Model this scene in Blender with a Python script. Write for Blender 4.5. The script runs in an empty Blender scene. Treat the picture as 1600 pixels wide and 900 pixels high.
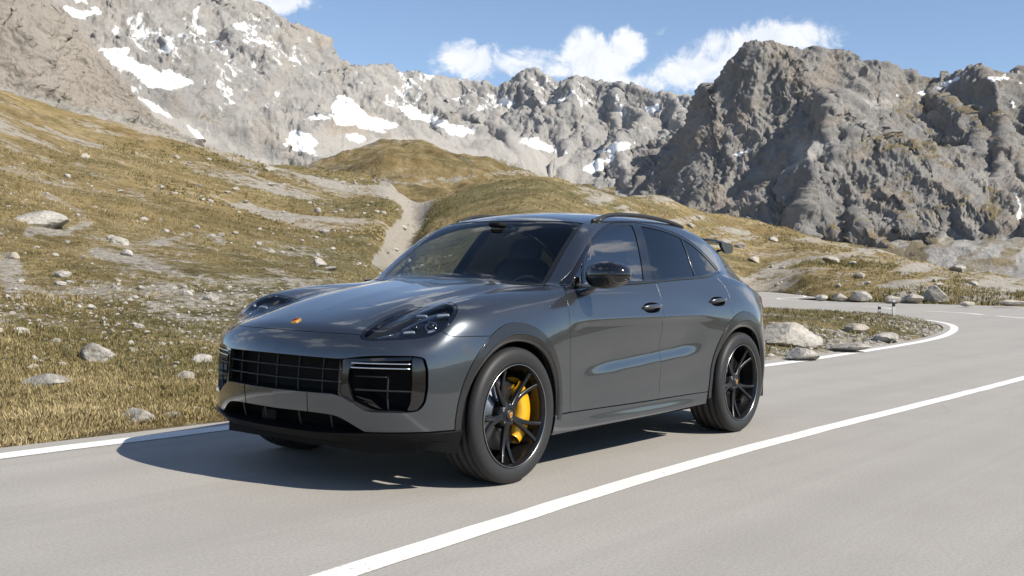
import bpy, bmesh, math, random
import numpy as np
from mathutils import Vector, Matrix, geometry
R=math.radians
random.seed(7); RNG=np.random.default_rng(11)
scene=bpy.context.scene
# ---------------------------------------------------------------- camera
# x = the car's forward direction along the lane, y = to the car's left, z = up from the road
CAM_P=(6.3762,4.6585,1.1995); CAM_YAW=3.7915; CAM_PITCH=-.0144; CAM_ROLL=.0236; CAM_F=1704.05
cam=bpy.data.cameras.new('camera'); cam_o=bpy.data.objects.new('camera',cam); scene.collection.objects.link(cam_o)
fw=Vector((math.cos(CAM_YAW)*math.cos(CAM_PITCH),math.sin(CAM_YAW)*math.cos(CAM_PITCH),math.sin(CAM_PITCH)))
rt=fw.cross(Vector((0,0,1))).normalized(); up=rt.cross(fw)
r2=rt*math.cos(CAM_ROLL)+up*math.sin(CAM_ROLL); u2=-rt*math.sin(CAM_ROLL)+up*math.cos(CAM_ROLL)
M=Matrix((r2,u2,-fw)).transposed().to_4x4(); M.translation=Vector(CAM_P)
cam_o.matrix_world=M
cam.sensor_width=36; cam.lens=CAM_F/1600*36; cam.clip_start=.1; cam.clip_end=60000
scene.camera=cam_o
scene.render.resolution_x=1024; scene.render.resolution_y=576
# ---------------------------------------------------------------- sky and sun
SUN_DIR=Vector((-.17,1.10,1.0)).normalized()          # towards the sun
w=bpy.data.worlds.new('World'); scene.world=w; w.use_nodes=True
nt=w.node_tree; bg=nt.nodes['Background']
sk=nt.nodes.new('ShaderNodeTexSky'); sk.sky_type='NISHITA'; sk.sun_disc=False
sk.sun_elevation=math.asin(SUN_DIR.z); sk.sun_rotation=math.atan2(SUN_DIR.x,SUN_DIR.y)
sk.altitude=2300; sk.air_density=1.0; sk.dust_density=.05; sk.ozone_density=1.8
bg.inputs[1].default_value=.106
# clouds: soft white banks low over the ridges, and scattered ones round the rest of the sky
def _m(op,a,b=None,c=None,clamp=False):
    x=nt.nodes.new('ShaderNodeMath'); x.operation=op; x.use_clamp=clamp
    for k,v in enumerate((a,b,c)):
        if v is None: continue
        if isinstance(v,(int,float)): x.inputs[k].default_value=v
        else: nt.links.new(v,x.inputs[k])
    return x.outputs[0]
def _ss(v,a,b):
    x=nt.nodes.new('ShaderNodeMapRange'); x.interpolation_type='SMOOTHSTEP'; nt.links.new(v,x.inputs[0]); x.inputs[1].default_value=a; x.inputs[2].default_value=b; return x.outputs[0]
_tc=nt.nodes.new('ShaderNodeTexCoord').outputs['Generated']
_sx=nt.nodes.new('ShaderNodeSeparateXYZ'); nt.links.new(_tc,_sx.inputs[0])
_el=_m('ARCSINE',_sx.outputs[2])
_rel=_m('ARCTAN2',_m('SUBTRACT',_m('MULTIPLY',_sx.outputs[0],math.sin(CAM_YAW)),_m('MULTIPLY',_sx.outputs[1],math.cos(CAM_YAW))),_m('ADD',_m('MULTIPLY',_sx.outputs[0],math.cos(CAM_YAW)),_m('MULTIPLY',_sx.outputs[1],math.sin(CAM_YAW))))   # + = to the right of the view
def _noise(scale,detail,rough,dist=0.):
    x=nt.nodes.new('ShaderNodeTexNoise'); nt.links.new(_tc,x.inputs['Vector']); x.inputs['Scale'].default_value=scale; x.inputs['Detail'].default_value=detail; x.inputs['Roughness'].default_value=rough; x.inputs['Distortion'].default_value=dist; return x.outputs['Fac']
_na=_noise(11.,8,.62,1.0); _nb=_noise(34.,8,.68,.8)
def _pix(px,py): return math.atan((px-800)/CAM_F), math.atan((450+math.tan(CAM_PITCH)*CAM_F+(px-800)*math.tan(CAM_ROLL)-py)/math.hypot(CAM_F,px-800))
_cl=None
for px,py,wx,wy,am in ((735,96,70,36,1.),(800,102,80,30,.95),(860,108,60,26,.8),(925,98,66,44,1.05),(965,80,48,36,.95),(1080,112,96,42,1.05),(1150,88,92,46,1.05),(1190,62,74,36,1.),(1240,60,66,30,.85),(1018,52,22,12,.5),(1285,58,40,18,.5),(425,4,66,26,1.),(1000,130,120,26,.75),(640,-90,120,60,.8),(1400,-120,160,60,.8)):
    a,e=_pix(px,py); d=_m('SQRT',_m('ADD',_m('POWER',_m('DIVIDE',_m('SUBTRACT',_rel,a),wx/CAM_F),2.),_m('POWER',_m('DIVIDE',_m('SUBTRACT',_el,e),wy/CAM_F),2.)))
    v=_m('MULTIPLY',_ss(d,1.6,.0),am); _cl=v if _cl is None else _m('MAXIMUM',_cl,v)
_gen=_m('MULTIPLY',_m('MULTIPLY',_ss(_noise(2.6,4,.5),.56,.68),_ss(_m('ABSOLUTE',_rel),.44,.70)),_m('MULTIPLY',_ss(_el,.03,.12),_ss(_el,1.2,.7)))
_hi=_m('MULTIPLY',_ss(_noise(3.1,4,.5),.56,.68),_m('MULTIPLY',_ss(_el,.34,.48),_ss(_el,1.3,.9)))
_cl=_m('MAXIMUM',_cl,_m('MULTIPLY',_m('MAXIMUM',_gen,_hi),.85))
_den=_m('ADD',_cl,_m('ADD',_m('MULTIPLY',_m('SUBTRACT',_na,.5),1.9),_m('MULTIPLY',_m('SUBTRACT',_nb,.5),1.25)))
_den=_m('MULTIPLY',_ss(_den,.28,.74),_ss(_cl,.02,.22))
_mix=nt.nodes.new('ShaderNodeMix'); _mix.data_type='RGBA'; nt.links.new(_m('MULTIPLY',_den,.93),_mix.inputs[0]); nt.links.new(sk.outputs[0],_mix.inputs[6])
_cc=nt.nodes.new('ShaderNodeMix'); _cc.data_type='RGBA'; nt.links.new(_ss(_nb,.35,.65),_cc.inputs[0]); _cc.inputs[6].default_value=(5.8,6.1,6.7,1); _cc.inputs[7].default_value=(7.0,7.1,7.3,1)
nt.links.new(_cc.outputs[2],_mix.inputs[7]); nt.links.new(_mix.outputs[2],bg.inputs[0])
sl=bpy.data.lights.new('sun','SUN'); sl.energy=5.0; sl.angle=R(.5); sl.color=(1,.925,.80)
so=bpy.data.objects.new('sun',sl); scene.collection.objects.link(so)
so.rotation_euler=(-SUN_DIR).to_track_quat('-Z','Y').to_euler()
so.location=SUN_DIR*50
scene.view_settings.view_transform='Standard'; scene.view_settings.look='None'
scene.view_settings.exposure=.56; scene.view_settings.gamma=1; scene.view_settings.use_curve_mapping=False
try:
    scene.cycles.use_denoising=True; scene.cycles.max_bounces=8; scene.cycles.transparent_max_bounces=24
    scene.cycles.caustics_reflective=False; scene.cycles.caustics_refractive=False
except Exception: pass
# ---------------------------------------------------------------- helpers
def link(o,parent=None):
    scene.collection.objects.link(o)
    if parent is not None: o.parent=parent
    return o
def mesh_np(name,V,Fc,mat,parent=None,smooth=True,normals=None):
    """V (n,3); Fc array (m,3|4) or list of faces"""
    me=bpy.data.meshes.new(name)
    V=np.asarray(V,np.float32)
    if isinstance(Fc,np.ndarray):
        n,k=Fc.shape
        me.vertices.add(len(V)); me.vertices.foreach_set('co',V.ravel())
        me.loops.add(n*k); me.loops.foreach_set('vertex_index',Fc.astype(np.int32).ravel())
        me.polygons.add(n); me.polygons.foreach_set('loop_start',np.arange(0,n*k,k,dtype=np.int32))
        me.update(calc_edges=True)
    else:
        me.from_pydata(V.tolist(),[],[tuple(int(i) for i in f) for f in Fc]); me.update()
    me.validate()
    if smooth: me.polygons.foreach_set('use_smooth',np.ones(len(me.polygons),bool))
    else: me.polygons.foreach_set('use_smooth',np.zeros(len(me.polygons),bool))
    if normals is not None: me.normals_split_custom_set_from_vertices(np.asarray(normals,np.float32))
    if mat is not None: me.materials.append(mat)
    return link(bpy.data.objects.new(name,me),parent)
def empty(name,loc=(0,0,0),parent=None):
    o=bpy.data.objects.new(name,None); o.location=loc; o.empty_display_size=.2
    return link(o,parent)
def tag(o,label=None,cat=None,group=None,kind=None):
    if label: o['label']=label
    if cat: o['category']=cat
    if group: o['group']=group
    if kind: o['kind']=kind
    return o
def new_mat(name):
    m=bpy.data.materials.new(name); m.use_nodes=True
    return m,m.node_tree,m.node_tree.nodes['Principled BSDF']
def simple(name,col,rough=.5,metal=0.,coat=0.,spec=.5,emit=None,es=0):
    m,t,b=new_mat(name)
    b.inputs['Base Color'].default_value=(*col,1); b.inputs['Roughness'].default_value=rough
    b.inputs['Metallic'].default_value=metal; b.inputs['Coat Weight'].default_value=coat
    b.inputs['Coat Roughness'].default_value=.03; b.inputs['Specular IOR Level'].default_value=spec
    if emit: b.inputs['Emission Color'].default_value=(*emit,1); b.inputs['Emission Strength'].default_value=es
    return m
class N:
    """tiny node-graph helper"""
    def __init__(s,t): s.t=t
    def n(s,typ,**kw):
        x=s.t.nodes.new(typ)
        for k,v in kw.items(): setattr(x,k,v)
        return x
    def l(s,a,b): s.t.links.new(a,b)
    def val(s,inp,v):
        if hasattr(v,'is_linked') or isinstance(v,bpy.types.NodeSocket): s.l(v,inp)
        else: inp.default_value=v
    def math(s,op,a,b=None,c=None,clamp=False):
        x=s.n('ShaderNodeMath',operation=op,use_clamp=clamp); s.val(x.inputs[0],a)
        if b is not None: s.val(x.inputs[1],b)
        if c is not None: s.val(x.inputs[2],c)
        return x.outputs[0]
    def noise(s,vec,scale,detail=4,rough=.55,dist=0.,dim='3D'):
        x=s.n('ShaderNodeTexNoise',noise_dimensions=dim)
        if vec is not None: s.l(vec,x.inputs['Vector'])
        x.inputs['Scale'].default_value=scale; x.inputs['Detail'].default_value=detail
        x.inputs['Roughness'].default_value=rough; x.inputs['Distortion'].default_value=dist
        return x.outputs['Fac']
    def ramp(s,fac,stops,interp='LINEAR'):
        x=s.n('ShaderNodeValToRGB'); s.l(fac,x.inputs[0]); cr=x.color_ramp; cr.interpolation=interp
        while len(cr.elements)<len(stops): cr.elements.new(.5)
        for e,(p,c) in zip(cr.elements,stops):
            e.position=p; e.color=(*c,1) if len(c)==3 else c
        return x.outputs[0]
    def mix(s,fac,a,b,mode='MIX'):
        x=s.n('ShaderNodeMix',data_type='RGBA',blend_type=mode); s.val(x.inputs[0],fac)
        for i,v in ((6,a),(7,b)):
            if isinstance(v,tuple): x.inputs[i].default_value=(*v,1) if len(v)==3 else v
            else: s.l(v,x.inputs[i])
        return x.outputs[2]
    def maprange(s,v,a,b,c=0.,d=1.,smooth=False):
        x=s.n('ShaderNodeMapRange'); x.interpolation_type='SMOOTHSTEP' if smooth else 'LINEAR'
        s.val(x.inputs[0],v)
        for i,q in enumerate((a,b,c,d)): x.inputs[i+1].default_value=q
        return x.outputs[0]
    def mapping(s,vec,scale=(1,1,1),rot=(0,0,0),loc=(0,0,0)):
        x=s.n('ShaderNodeMapping'); s.l(vec,x.inputs[0])
        x.inputs['Scale'].default_value=scale; x.inputs['Rotation'].default_value=rot; x.inputs['Location'].default_value=loc
        return x.outputs[0]
    def bump(s,h,strength,dist,normal=None):
        x=s.n('ShaderNodeBump'); s.l(h,x.inputs['Height']); x.inputs['Strength'].default_value=strength; x.inputs['Distance'].default_value=dist
        if normal is not None: s.l(normal,x.inputs['Normal'])
        return x.outputs[0]
# ---------------------------------------------------------------- noise
_perm=np.random.default_rng(3).permutation(512).astype(np.int64); _perm=np.concatenate([_perm%512,_perm%512,_perm%512])
_g3=np.random.default_rng(5).normal(size=(512,3)); _g3/=np.linalg.norm(_g3,axis=1,keepdims=True)
def perlin(x,y,z=None):
    if z is None: z=np.zeros_like(x)+.37
    xi,yi,zi=[np.floor(v).astype(np.int64) for v in (x,y,z)]; xf,yf,zf=x-xi,y-yi,z-zi
    u,v,w_=[t*t*t*(t*(t*6-15)+10) for t in (xf,yf,zf)]
    out=0
    for dx in (0,1):
        wx=u if dx else 1-u; px=_perm[(xi+dx)&511]
        for dy in (0,1):
            wy=v if dy else 1-v; pxy=_perm[px+((yi+dy)&511)]
            for dz in (0,1):
                wz=w_ if dz else 1-w_; g=_g3[_perm[pxy+((zi+dz)&511)]]
                out=out+wx*wy*wz*(g[...,0]*(xf-dx)+g[...,1]*(yf-dy)+g[...,2]*(zf-dz))
    return out*1.6
def fbm(x,y,z=None,o=5,gain=.5,lac=2.03):
    a=1.;s=0.
    for i in range(o):
        s=s+a*perlin(x,y,z); x=x*lac+17.3; y=y*lac+9.1; z=None if z is None else z*lac+5.7; a*=gain
    return s
def ridged(x,y,z=None,o=5,gain=.5,lac=2.1):
    a=1.;s=0.;w_=1.
    for i in range(o):
        n=1-np.abs(perlin(x,y,z)); n=n*n*w_; s=s+a*n; w_=np.clip(n*1.6,0,1)
        x=x*lac+13.7; y=y*lac+3.3; z=None if z is None else z*lac+1.9; a*=gain
    return s
# ---------------------------------------------------------------- placing land: column px (of a 1600-wide view), row py, distance r
TR=math.tan(CAM_ROLL)
def row0(px): return 450+math.tan(CAM_PITCH)*CAM_F+(np.asarray(px,float)-800)*TR
def az_of(px): return CAM_YAW-np.arctan((np.asarray(px,float)-800)/CAM_F)
def kz(px,py): return (row0(px)-py)/CAM_F*np.cos(np.arctan((np.asarray(px,float)-800)/CAM_F))
def place(px,r,z):
    a=az_of(px); return np.stack([CAM_P[0]+r*np.cos(a),CAM_P[1]+r*np.sin(a),z+0*r],-1)
def lerp1(L):
    L=np.array(L,float); o=np.argsort(L[:,0]); L=L[o]
    return lambda x: np.interp(x,L[:,0],L[:,1])
def smooth1(L,w_=18):
    f=lerp1(L)
    return lambda x: sum(f(np.asarray(x,float)+d*w_) for d in (-1,-.5,0,.5,1))/5
def polyin(px,py,P): 
    return inpoly_(np.stack([px.ravel(),py.ravel()],1),np.array(P,float)).reshape(px.shape)
def inpoly_(p,u):
    x,y=p.T; r=np.zeros(len(p),bool); b=np.roll(u,-1,0)
    for (x0,y0),(x1,y1) in zip(u,b):
        if y0==y1: continue
        c=((y0>y)!=(y1>y)); r^=c&(x<(x1-x0)*(y-y0)/(y1-y0)+x0)
    return r
def linedist(px,py,L):
    out=np.full(px.shape,1e9)
    for (x0,y0),(x1,y1) in zip(L[:-1],L[1:]):
        dx,dy=x1-x0,y1-y0; t=np.clip(((px-x0)*dx+(py-y0)*dy)/(dx*dx+dy*dy),0,1)
        out=np.minimum(out,np.hypot(px-x0-t*dx,py-y0-t*dy))
    return out
def grid_mesh(name,V,mat,attrs=None,parent=None,flip=False):
    nr,nc=V.shape[:2]; i=np.arange(nr-1)[:,None]*nc+np.arange(nc-1)[None]
    Fq=np.stack([i,i+1,i+nc+1,i+nc],2).reshape(-1,4)
    if flip: Fq=Fq[:,::-1]
    o=mesh_np(name,V.reshape(-1,3),Fq,mat,parent)
    for k,a in (attrs or {}).items():
        at=o.data.attributes.new(k,'FLOAT','POINT'); at.data.foreach_set('value',np.ascontiguousarray(a,np.float32).ravel())
    return o
def grid_normals(V):
    a=np.gradient(V,axis=1); b=np.gradient(V,axis=0); n=np.cross(a,b); n/=np.maximum(np.linalg.norm(n,axis=2,keepdims=True),1e-9)
    n*=np.sign(n[...,2:3]+1e-9); return n
sstep=lambda t: np.clip(t,0,1)**2*(3-2*np.clip(t,0,1))
def attr(g,name):
    a=g.n('ShaderNodeAttribute',attribute_name=name); return a.outputs['Fac']
# ---------------------------------------------------------------- land materials
def rock_mat():
    m,t,b=new_mat('mountain_rock'); g=N(t); tc=g.n('ShaderNodeNewGeometry').outputs['Position']
    n1=g.noise(tc,.006,6,.6); n2=g.noise(tc,.035,6,.65); n3=g.noise(g.mapping(tc,(.03,.03,.004)),1.,5,.6)
    col=g.ramp(n1,[(.30,(.30,.292,.280)),(.52,(.375,.364,.348)),(.70,(.445,.424,.396))])
    col=g.mix(g.maprange(n2,.35,.70),col,(.275,.268,.264))
    col=g.mix(g.math('MULTIPLY',g.maprange(n3,.52,.72),.55),col,(.385,.345,.300))
    wm=attr(g,'warm'); col=g.mix(g.math('MULTIPLY',wm,.55),col,(.40,.335,.265))
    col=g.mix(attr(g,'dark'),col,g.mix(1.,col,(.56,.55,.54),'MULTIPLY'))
    sc=g.mix(g.noise(tc,.02,5,.6),(.33,.318,.30),(.44,.42,.395))
    col=g.mix(g.maprange(g.math('ADD',attr(g,'scree'),g.math('MULTIPLY',g.math('SUBTRACT',n2,.5),.7)),.35,.6),col,sc)
    gr=g.mix(n2,(.135,.105,.050),(.235,.185,.095))
    col=g.mix(g.math('MULTIPLY',g.maprange(g.math('ADD',attr(g,'grass'),g.math('MULTIPLY',g.math('SUBTRACT',n2,.5),1.2)),.40,.70),.85),col,gr)
    ns=g.noise(g.mapping(tc,(1,1,.45)),.040,9,.74)
    sn=g.maprange(g.math('ADD',attr(g,'snow'),g.math('MULTIPLY',g.math('SUBTRACT',ns,.5),2.4)),.46,.66)
    col=g.mix(sn,col,(.84,.86,.88))
    g.l(col,b.inputs['Base Color']); b.inputs['Roughness'].default_value=.92; b.inputs['Specular IOR Level'].default_value=.15
    h=g.math('ADD',g.math('MULTIPLY',g.math('ABSOLUTE',g.math('SUBTRACT',g.noise(tc,.045,9,.72),.5)),-2.),g.math('MULTIPLY',g.noise(tc,.2,6,.75),.35))
    h=g.math('MULTIPLY',h,g.math('SUBTRACT',1.,g.math('MULTIPLY',sn,.8)))
    g.l(g.bump(h,.9,6.),b.inputs['Normal'])
    return m
def hill_mat(name,fine=True):
    m,t,b=new_mat(name); g=N(t); tc=g.n('ShaderNodeNewGeometry').outputs['Position']
    n0=g.noise(tc,.045,5,.6); n1=g.noise(tc,.22,6,.62); n2=g.noise(tc,1.1,6,.68); n3=g.noise(tc,6.,5,.7); n4=g.noise(tc,28.,4,.7)
    ochre=g.ramp(n1,[(.28,(.175,.128,.056)),(.48,(.295,.222,.105)),(.72,(.41,.325,.185))])
    olive=g.ramp(n1,[(.30,(.108,.097,.042)),(.55,(.195,.168,.080)),(.75,(.285,.238,.125))])
    col=g.mix(g.maprange(g.math('ADD',attr(g,'green'),g.math('MULTIPLY',g.math('SUBTRACT',n0,.5),1.6)),.25,.75,smooth=True),ochre,olive)
    rus=g.noise(tc,.09,5,.62); col=g.mix(g.math('MULTIPLY',g.maprange(rus,.52,.68),.60),col,(.215,.128,.055))
    drk=g.noise(g.mapping(tc,(1,1,1),(0,0,0),(31,7,3)),.13,6,.65); col=g.mix(g.math('MULTIPLY',g.maprange(drk,.50,.66),.65),col,(.078,.075,.033))
    if fine:
        col=g.mix(g.maprange(n3,.42,.72),col,g.mix(.5,col,(.40,.32,.16)))
        col=g.mix(g.math('MULTIPLY',g.maprange(n2,.50,.36),.55),col,(.045,.040,.016))
        col=g.mix(g.math('MULTIPLY',g.maprange(n4,.55,.75),.4),col,(.42,.36,.22))
    stone=g.ramp(n3 if fine else n2,[(.3,(.27,.245,.210)),(.55,(.43,.40,.355)),(.75,(.58,.55,.50))])
    sm=g.math('ADD',attr(g,'stone'),g.math('ADD',g.math('MULTIPLY',g.math('SUBTRACT',n2,.5),1.9),g.math('ADD',g.math('MULTIPLY',g.math('SUBTRACT',n1,.5),1.0),g.math('MULTIPLY',g.math('SUBTRACT',n3,.5),1.2))))
    col=g.mix(g.maprange(sm,.44,.72,0.,.92),col,stone)
    g.l(col,b.inputs['Base Color']); b.inputs['Roughness'].default_value=.95; b.inputs['Specular IOR Level'].default_value=.1
    h=g.math('ADD',g.math('MULTIPLY',n2,.55),g.math('ADD',g.math('MULTIPLY',n3,.22),g.math('MULTIPLY',n4,.06)))
    g.l(g.bump(h,1.,.9 if fine else 2.),b.inputs['Normal'])
    return m
ROCK=rock_mat(); HILL=hill_mat('alpine_hillside'); MEADOW=hill_mat('far_meadow',False)
# ---------------------------------------------------------------- mountains
def mountain(name,px,skyl,foot,D0,cot_fn,rows,ridges,seed,jag,attr_fn,amp=1.,flute=1.,drop=True,rs=1.,an=.34,gain=.56):
    """surface from a foot row up to a skyline row; distance grows with height, ridges stand forward"""
    nc=len(px); v=np.linspace(0,1,rows)[:,None]; PX=np.tile(px,(rows,1))
    sk=skyl(px)+jag*((fbm(px*.035+seed,px*0+seed,o=6,gain=.66))); ft=foot(px)
    PY=ft[None]*(1-v)+sk[None]*v
    PY=np.where(v>=.999,sk[None],PY)
    k=kz(PX,PY); D=D0(px)[None]*np.ones_like(PX); kf=kz(px,ft)[None]
    zf=1.2+D*kf
    ct=cot_fn(PX,PY,v)
    # integrate distance upward
    rr=np.zeros_like(PX); rr[0]=D[0]
    for i in range(1,rows):
        # solve r: r = r_prev + (1.2+r*k_i - z_prev)*ct
        zp=1.2+rr[i-1]*k[i-1]; rr[i]=(rr[i-1]+(1.2-zp)*ct[i])/(1-k[i]*ct[i])
    disp=np.zeros_like(rr)
    for (L,P,wl,wr,y0,y1) in ridges:
        L=np.array(L,float); o=np.argsort(L[:,1]); rx=np.interp(PY,L[o,1],L[o,0])
        dx=PX-rx+6*fbm(PY*.03+seed,PX*.02,o=3); t=np.where(dx<0,-dx/wl,dx/wr)
        fade=sstep((PY-y0+14)/28)*sstep((y1-PY+18)/36)
        disp-=P*rs*np.clip(1-t,0,1)**1.15*fade
    rr=rr+disp; V0=place(PX,rr,1.2+rr*k); n0=grid_normals(V0)
    a_=az_of(PX); tocam=-np.stack([np.cos(a_),np.sin(a_),0*a_],-1); n0*=np.where(np.sum(n0*tocam,-1,keepdims=True)<-.15,-1,1)
    X,Y,Z=V0[...,0],V0[...,1],V0[...,2]
    wx=fbm(X*.005+seed,Y*.005,Z*.005,o=4)*50; wz=fbm(X*.006+9+seed,Y*.006,Z*.006+4,o=3)*(40 if an>.2 else 15)
    tot=0.; A=1.; fx=.0050; w_=1.
    for q in range(8):
        nn=1-np.abs(perlin((X+wx)*fx+seed*3+q*7.1,(Y-wx)*fx+q*1.3,(Z+wz)*fx*min(1.,an+(.10 if an>.3 else .075)*q)+q*3.7))*1.6
        nn=nn if q<3 else .5*nn+.5*(.45+1.3*perlin((X+wx)*fx*.9+q*5.1,(Y-wx)*fx*.9+q*2.3+seed,(Z+wz)*fx*min(1.,an+(.10 if an>.3 else .075)*q)*.9)); tot=tot+A*(nn-.45)*w_; w_=np.clip(.5+.6*nn,0.25,1.1); A*=gain; fx*=2.06
    env=sstep(v*6)*(.45+.55*sstep((1-v)*6))
    calm=attr_fn('calm',PX,PY); hol=np.clip(.5-tot*.75,0,1)
    n0=n0*[1,1,.45]
    V=V0+n0*(env*amp*flute*46*tot*(1-.86*calm))[...,None]
    A={n:attr_fn(n,PX,PY) for n in ('snow','scree','grass','warm')}
    A['snow']=A['snow']*(.62+.60*hol)
    nz=grid_normals(V)[...,2]
    A['grass']=A['grass']*sstep((nz-.30)/.35)
    A['snow']=A['snow']*(.55+.45*sstep((nz-.15)/.3))
    if drop:   # back side
        r2=rr[-1]+180; B=place(px,r2,V[-1,:,2]-160); V=np.concatenate([V,B[None]]); A={n:np.concatenate([a,a[-1:]]) for n,a in A.items()}
    o=grid_mesh(name,V,ROCK,A,flip=True); tag(o,kind='structure'); return o
def mask_lines(px,py,L):
    out=np.zeros_like(px)
    for P,w_ in L: out=np.maximum(out,1-sstep((linedist(px,py,P)-w_*.4)/(w_*.9+1)))
    return out
def mask_poly(px,py,L,soft=5):
    out=np.zeros_like(px)
    for P in L:
        P=np.array(P,float); b=((px>P[:,0].min()-12)&(px<P[:,0].max()+12)&(py>P[:,1].min()-12)&(py<P[:,1].max()+12))
        if not b.any(): continue
        a,c=px[b],py[b]; ins=inpoly_(np.stack([a,c],1),P); d=linedist(a,c,list(P)+[P[0]])
        out[b]=np.maximum(out[b],np.clip(.5+np.where(ins,d,-d)/(2*soft),0,1))
    return out
def tent_mountain(name,px,ridges,base,rmin,rmax,rows,seed,attr_fn,noise_amp,nf=720,an=.16,gain=.60,warp=16.,reach=430,dark=0.):
    """ridge lines with falling flanks: the land is the highest flank over each point"""
    rf=np.linspace(rmin,rmax,nf)[:,None]*np.ones((1,len(px))); PX=np.tile(px,(nf,1)); P=place(PX,rf,0*rf); X,Y=P[...,0],P[...,1]
    w1=fbm(X*.005+seed,Y*.005,o=4,gain=.46); w2=fbm(X*.005+31,Y*.005+seed,o=4,gain=.46)
    Xw=X+warp*2.2*w1; Yw=Y+warp*2.2*w2; st=1+.16*fbm(X*.006+5,Y*.006+seed,o=2)
    Z=base(PX,rf)+10*fbm(X*.01,Y*.01,o=4); isb=np.ones_like(Z)
    for L,sl_l,sl_r,cap in ridges:
        L=np.array(L,float); Q=place(L[:,0],L[:,2],1.2+L[:,2]*kz(L[:,0],L[:,1]))
        for (a,b),(pa,pb) in zip(zip(Q[:-1],Q[1:]),zip(L[:-1,0],L[1:,0])):
            c0,c1=np.searchsorted(px,[min(pa,pb)-reach,max(pa,pb)+reach])
            if c1-c0<2: continue
            q=slice(c0,c1); xw,yw=Xw[:,q],Yw[:,q]
            dx,dy=b[0]-a[0],b[1]-a[1]; LL=dx*dx+dy*dy; t=np.clip(((xw-a[0])*dx+(yw-a[1])*dy)/LL,0,1)
            ex,ey=xw-a[0]-t*dx,yw-a[1]-t*dy; d=np.hypot(ex,ey)
            right=ex*math.sin(CAM_YAW)-ey*math.cos(CAM_YAW)
            sd=.5+.5*np.clip(right/np.maximum(d,1.)*2.2,-1,1); sl=(sl_l+(sl_r-sl_l)*sd)*st[:,q]
            zz=a[2]+(b[2]-a[2])*t-(sl*1.25*np.minimum(d,cap)+sl*.88*np.maximum(d-cap,0))
            m=zz>Z[:,q]; Z[:,q]=np.where(m,zz,Z[:,q]); isb[:,q]=np.where(m,0.,isb[:,q])
    k=(Z-1.2)/rf; pk=np.argmax(k,0)
    # resample each column by arc length up to just behind its skyline
    sk_=np.array(ridges[0][0]); r_end=np.convolve(np.pad(np.interp(px,sk_[:,0],sk_[:,2])+55,20,mode='edge'),np.ones(41)/41,'valid')
    V=np.zeros((rows,len(px),3)); IB=np.zeros((rows,len(px)))
    for c in range(len(px)):
        e=min(nf,int((r_end[c]-rmin)/(rmax-rmin)*nf)); r_=rf[:e,c]; z_=Z[:e,c]; al=np.r_[0,np.cumsum(np.hypot(np.diff(r_)*.45,np.diff(z_)))]
        t=np.linspace(0,al[-1],rows); V[:,c]=place(np.full(rows,px[c]),np.interp(t,al,r_),np.interp(t,al,z_)); IB[:,c]=np.interp(t,al,isb[:e,c])
    n0=grid_normals(V)*[1,1,.6]; X,Y,Z=V[...,0],V[...,1],V[...,2]
    _r=np.hypot(X-CAM_P[0],Y-CAM_P[1]); _px=np.tile(px,(rows,1)); scm=attr_fn('scree',_px,row0(_px)-(Z-1.2)*CAM_F/(_r*np.cos(np.arctan((_px-800)/CAM_F))))
    wx=fbm(X*.008+seed,Y*.008,Z*.008,o=3)*22
    tot=0.;A=1.;fx=.011;w_=1.
    for q in range(7):
        nn=1-np.abs(perlin((X+wx)*fx+q*7.1+seed,(Y-wx)*fx+q*1.3,Z*fx*min(1.,an+.10*q)+q*3.7))*1.6
        if q>2: nn=.5*nn+.5*(.45+1.3*perlin((X+wx)*fx*.9+q*5.1,(Y-wx)*fx*.9+q*2.3+seed,Z*fx*min(1.,an+.10*q)*.9))
        tot=tot+A*(nn-.45)*w_; w_=np.clip(.5+.6*nn,.25,1.1); A*=gain; fx*=2.05
    V=V+n0*(noise_amp*tot*(1-.80*np.maximum(sstep(IB),scm)))[...,None]
    rr=np.hypot(V[...,0]-CAM_P[0],V[...,1]-CAM_P[1]); PX=np.tile(px,(rows,1)); PY=row0(PX)-(V[...,2]-1.2)*CAM_F/(rr*np.cos(np.arctan((PX-800)/CAM_F)))
    At={n:attr_fn(n,PX,PY) for n in ('snow','scree','grass','warm')}; nz=grid_normals(V)[...,2]; hol=np.clip(.5-tot*.6,0,1)
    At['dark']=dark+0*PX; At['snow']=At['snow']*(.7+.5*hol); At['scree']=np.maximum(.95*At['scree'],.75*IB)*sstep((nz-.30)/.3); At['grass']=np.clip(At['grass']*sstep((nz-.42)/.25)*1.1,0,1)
    o=grid_mesh(name,V,ROCK,At,flip=True); tag(o,kind='structure'); return o
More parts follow.
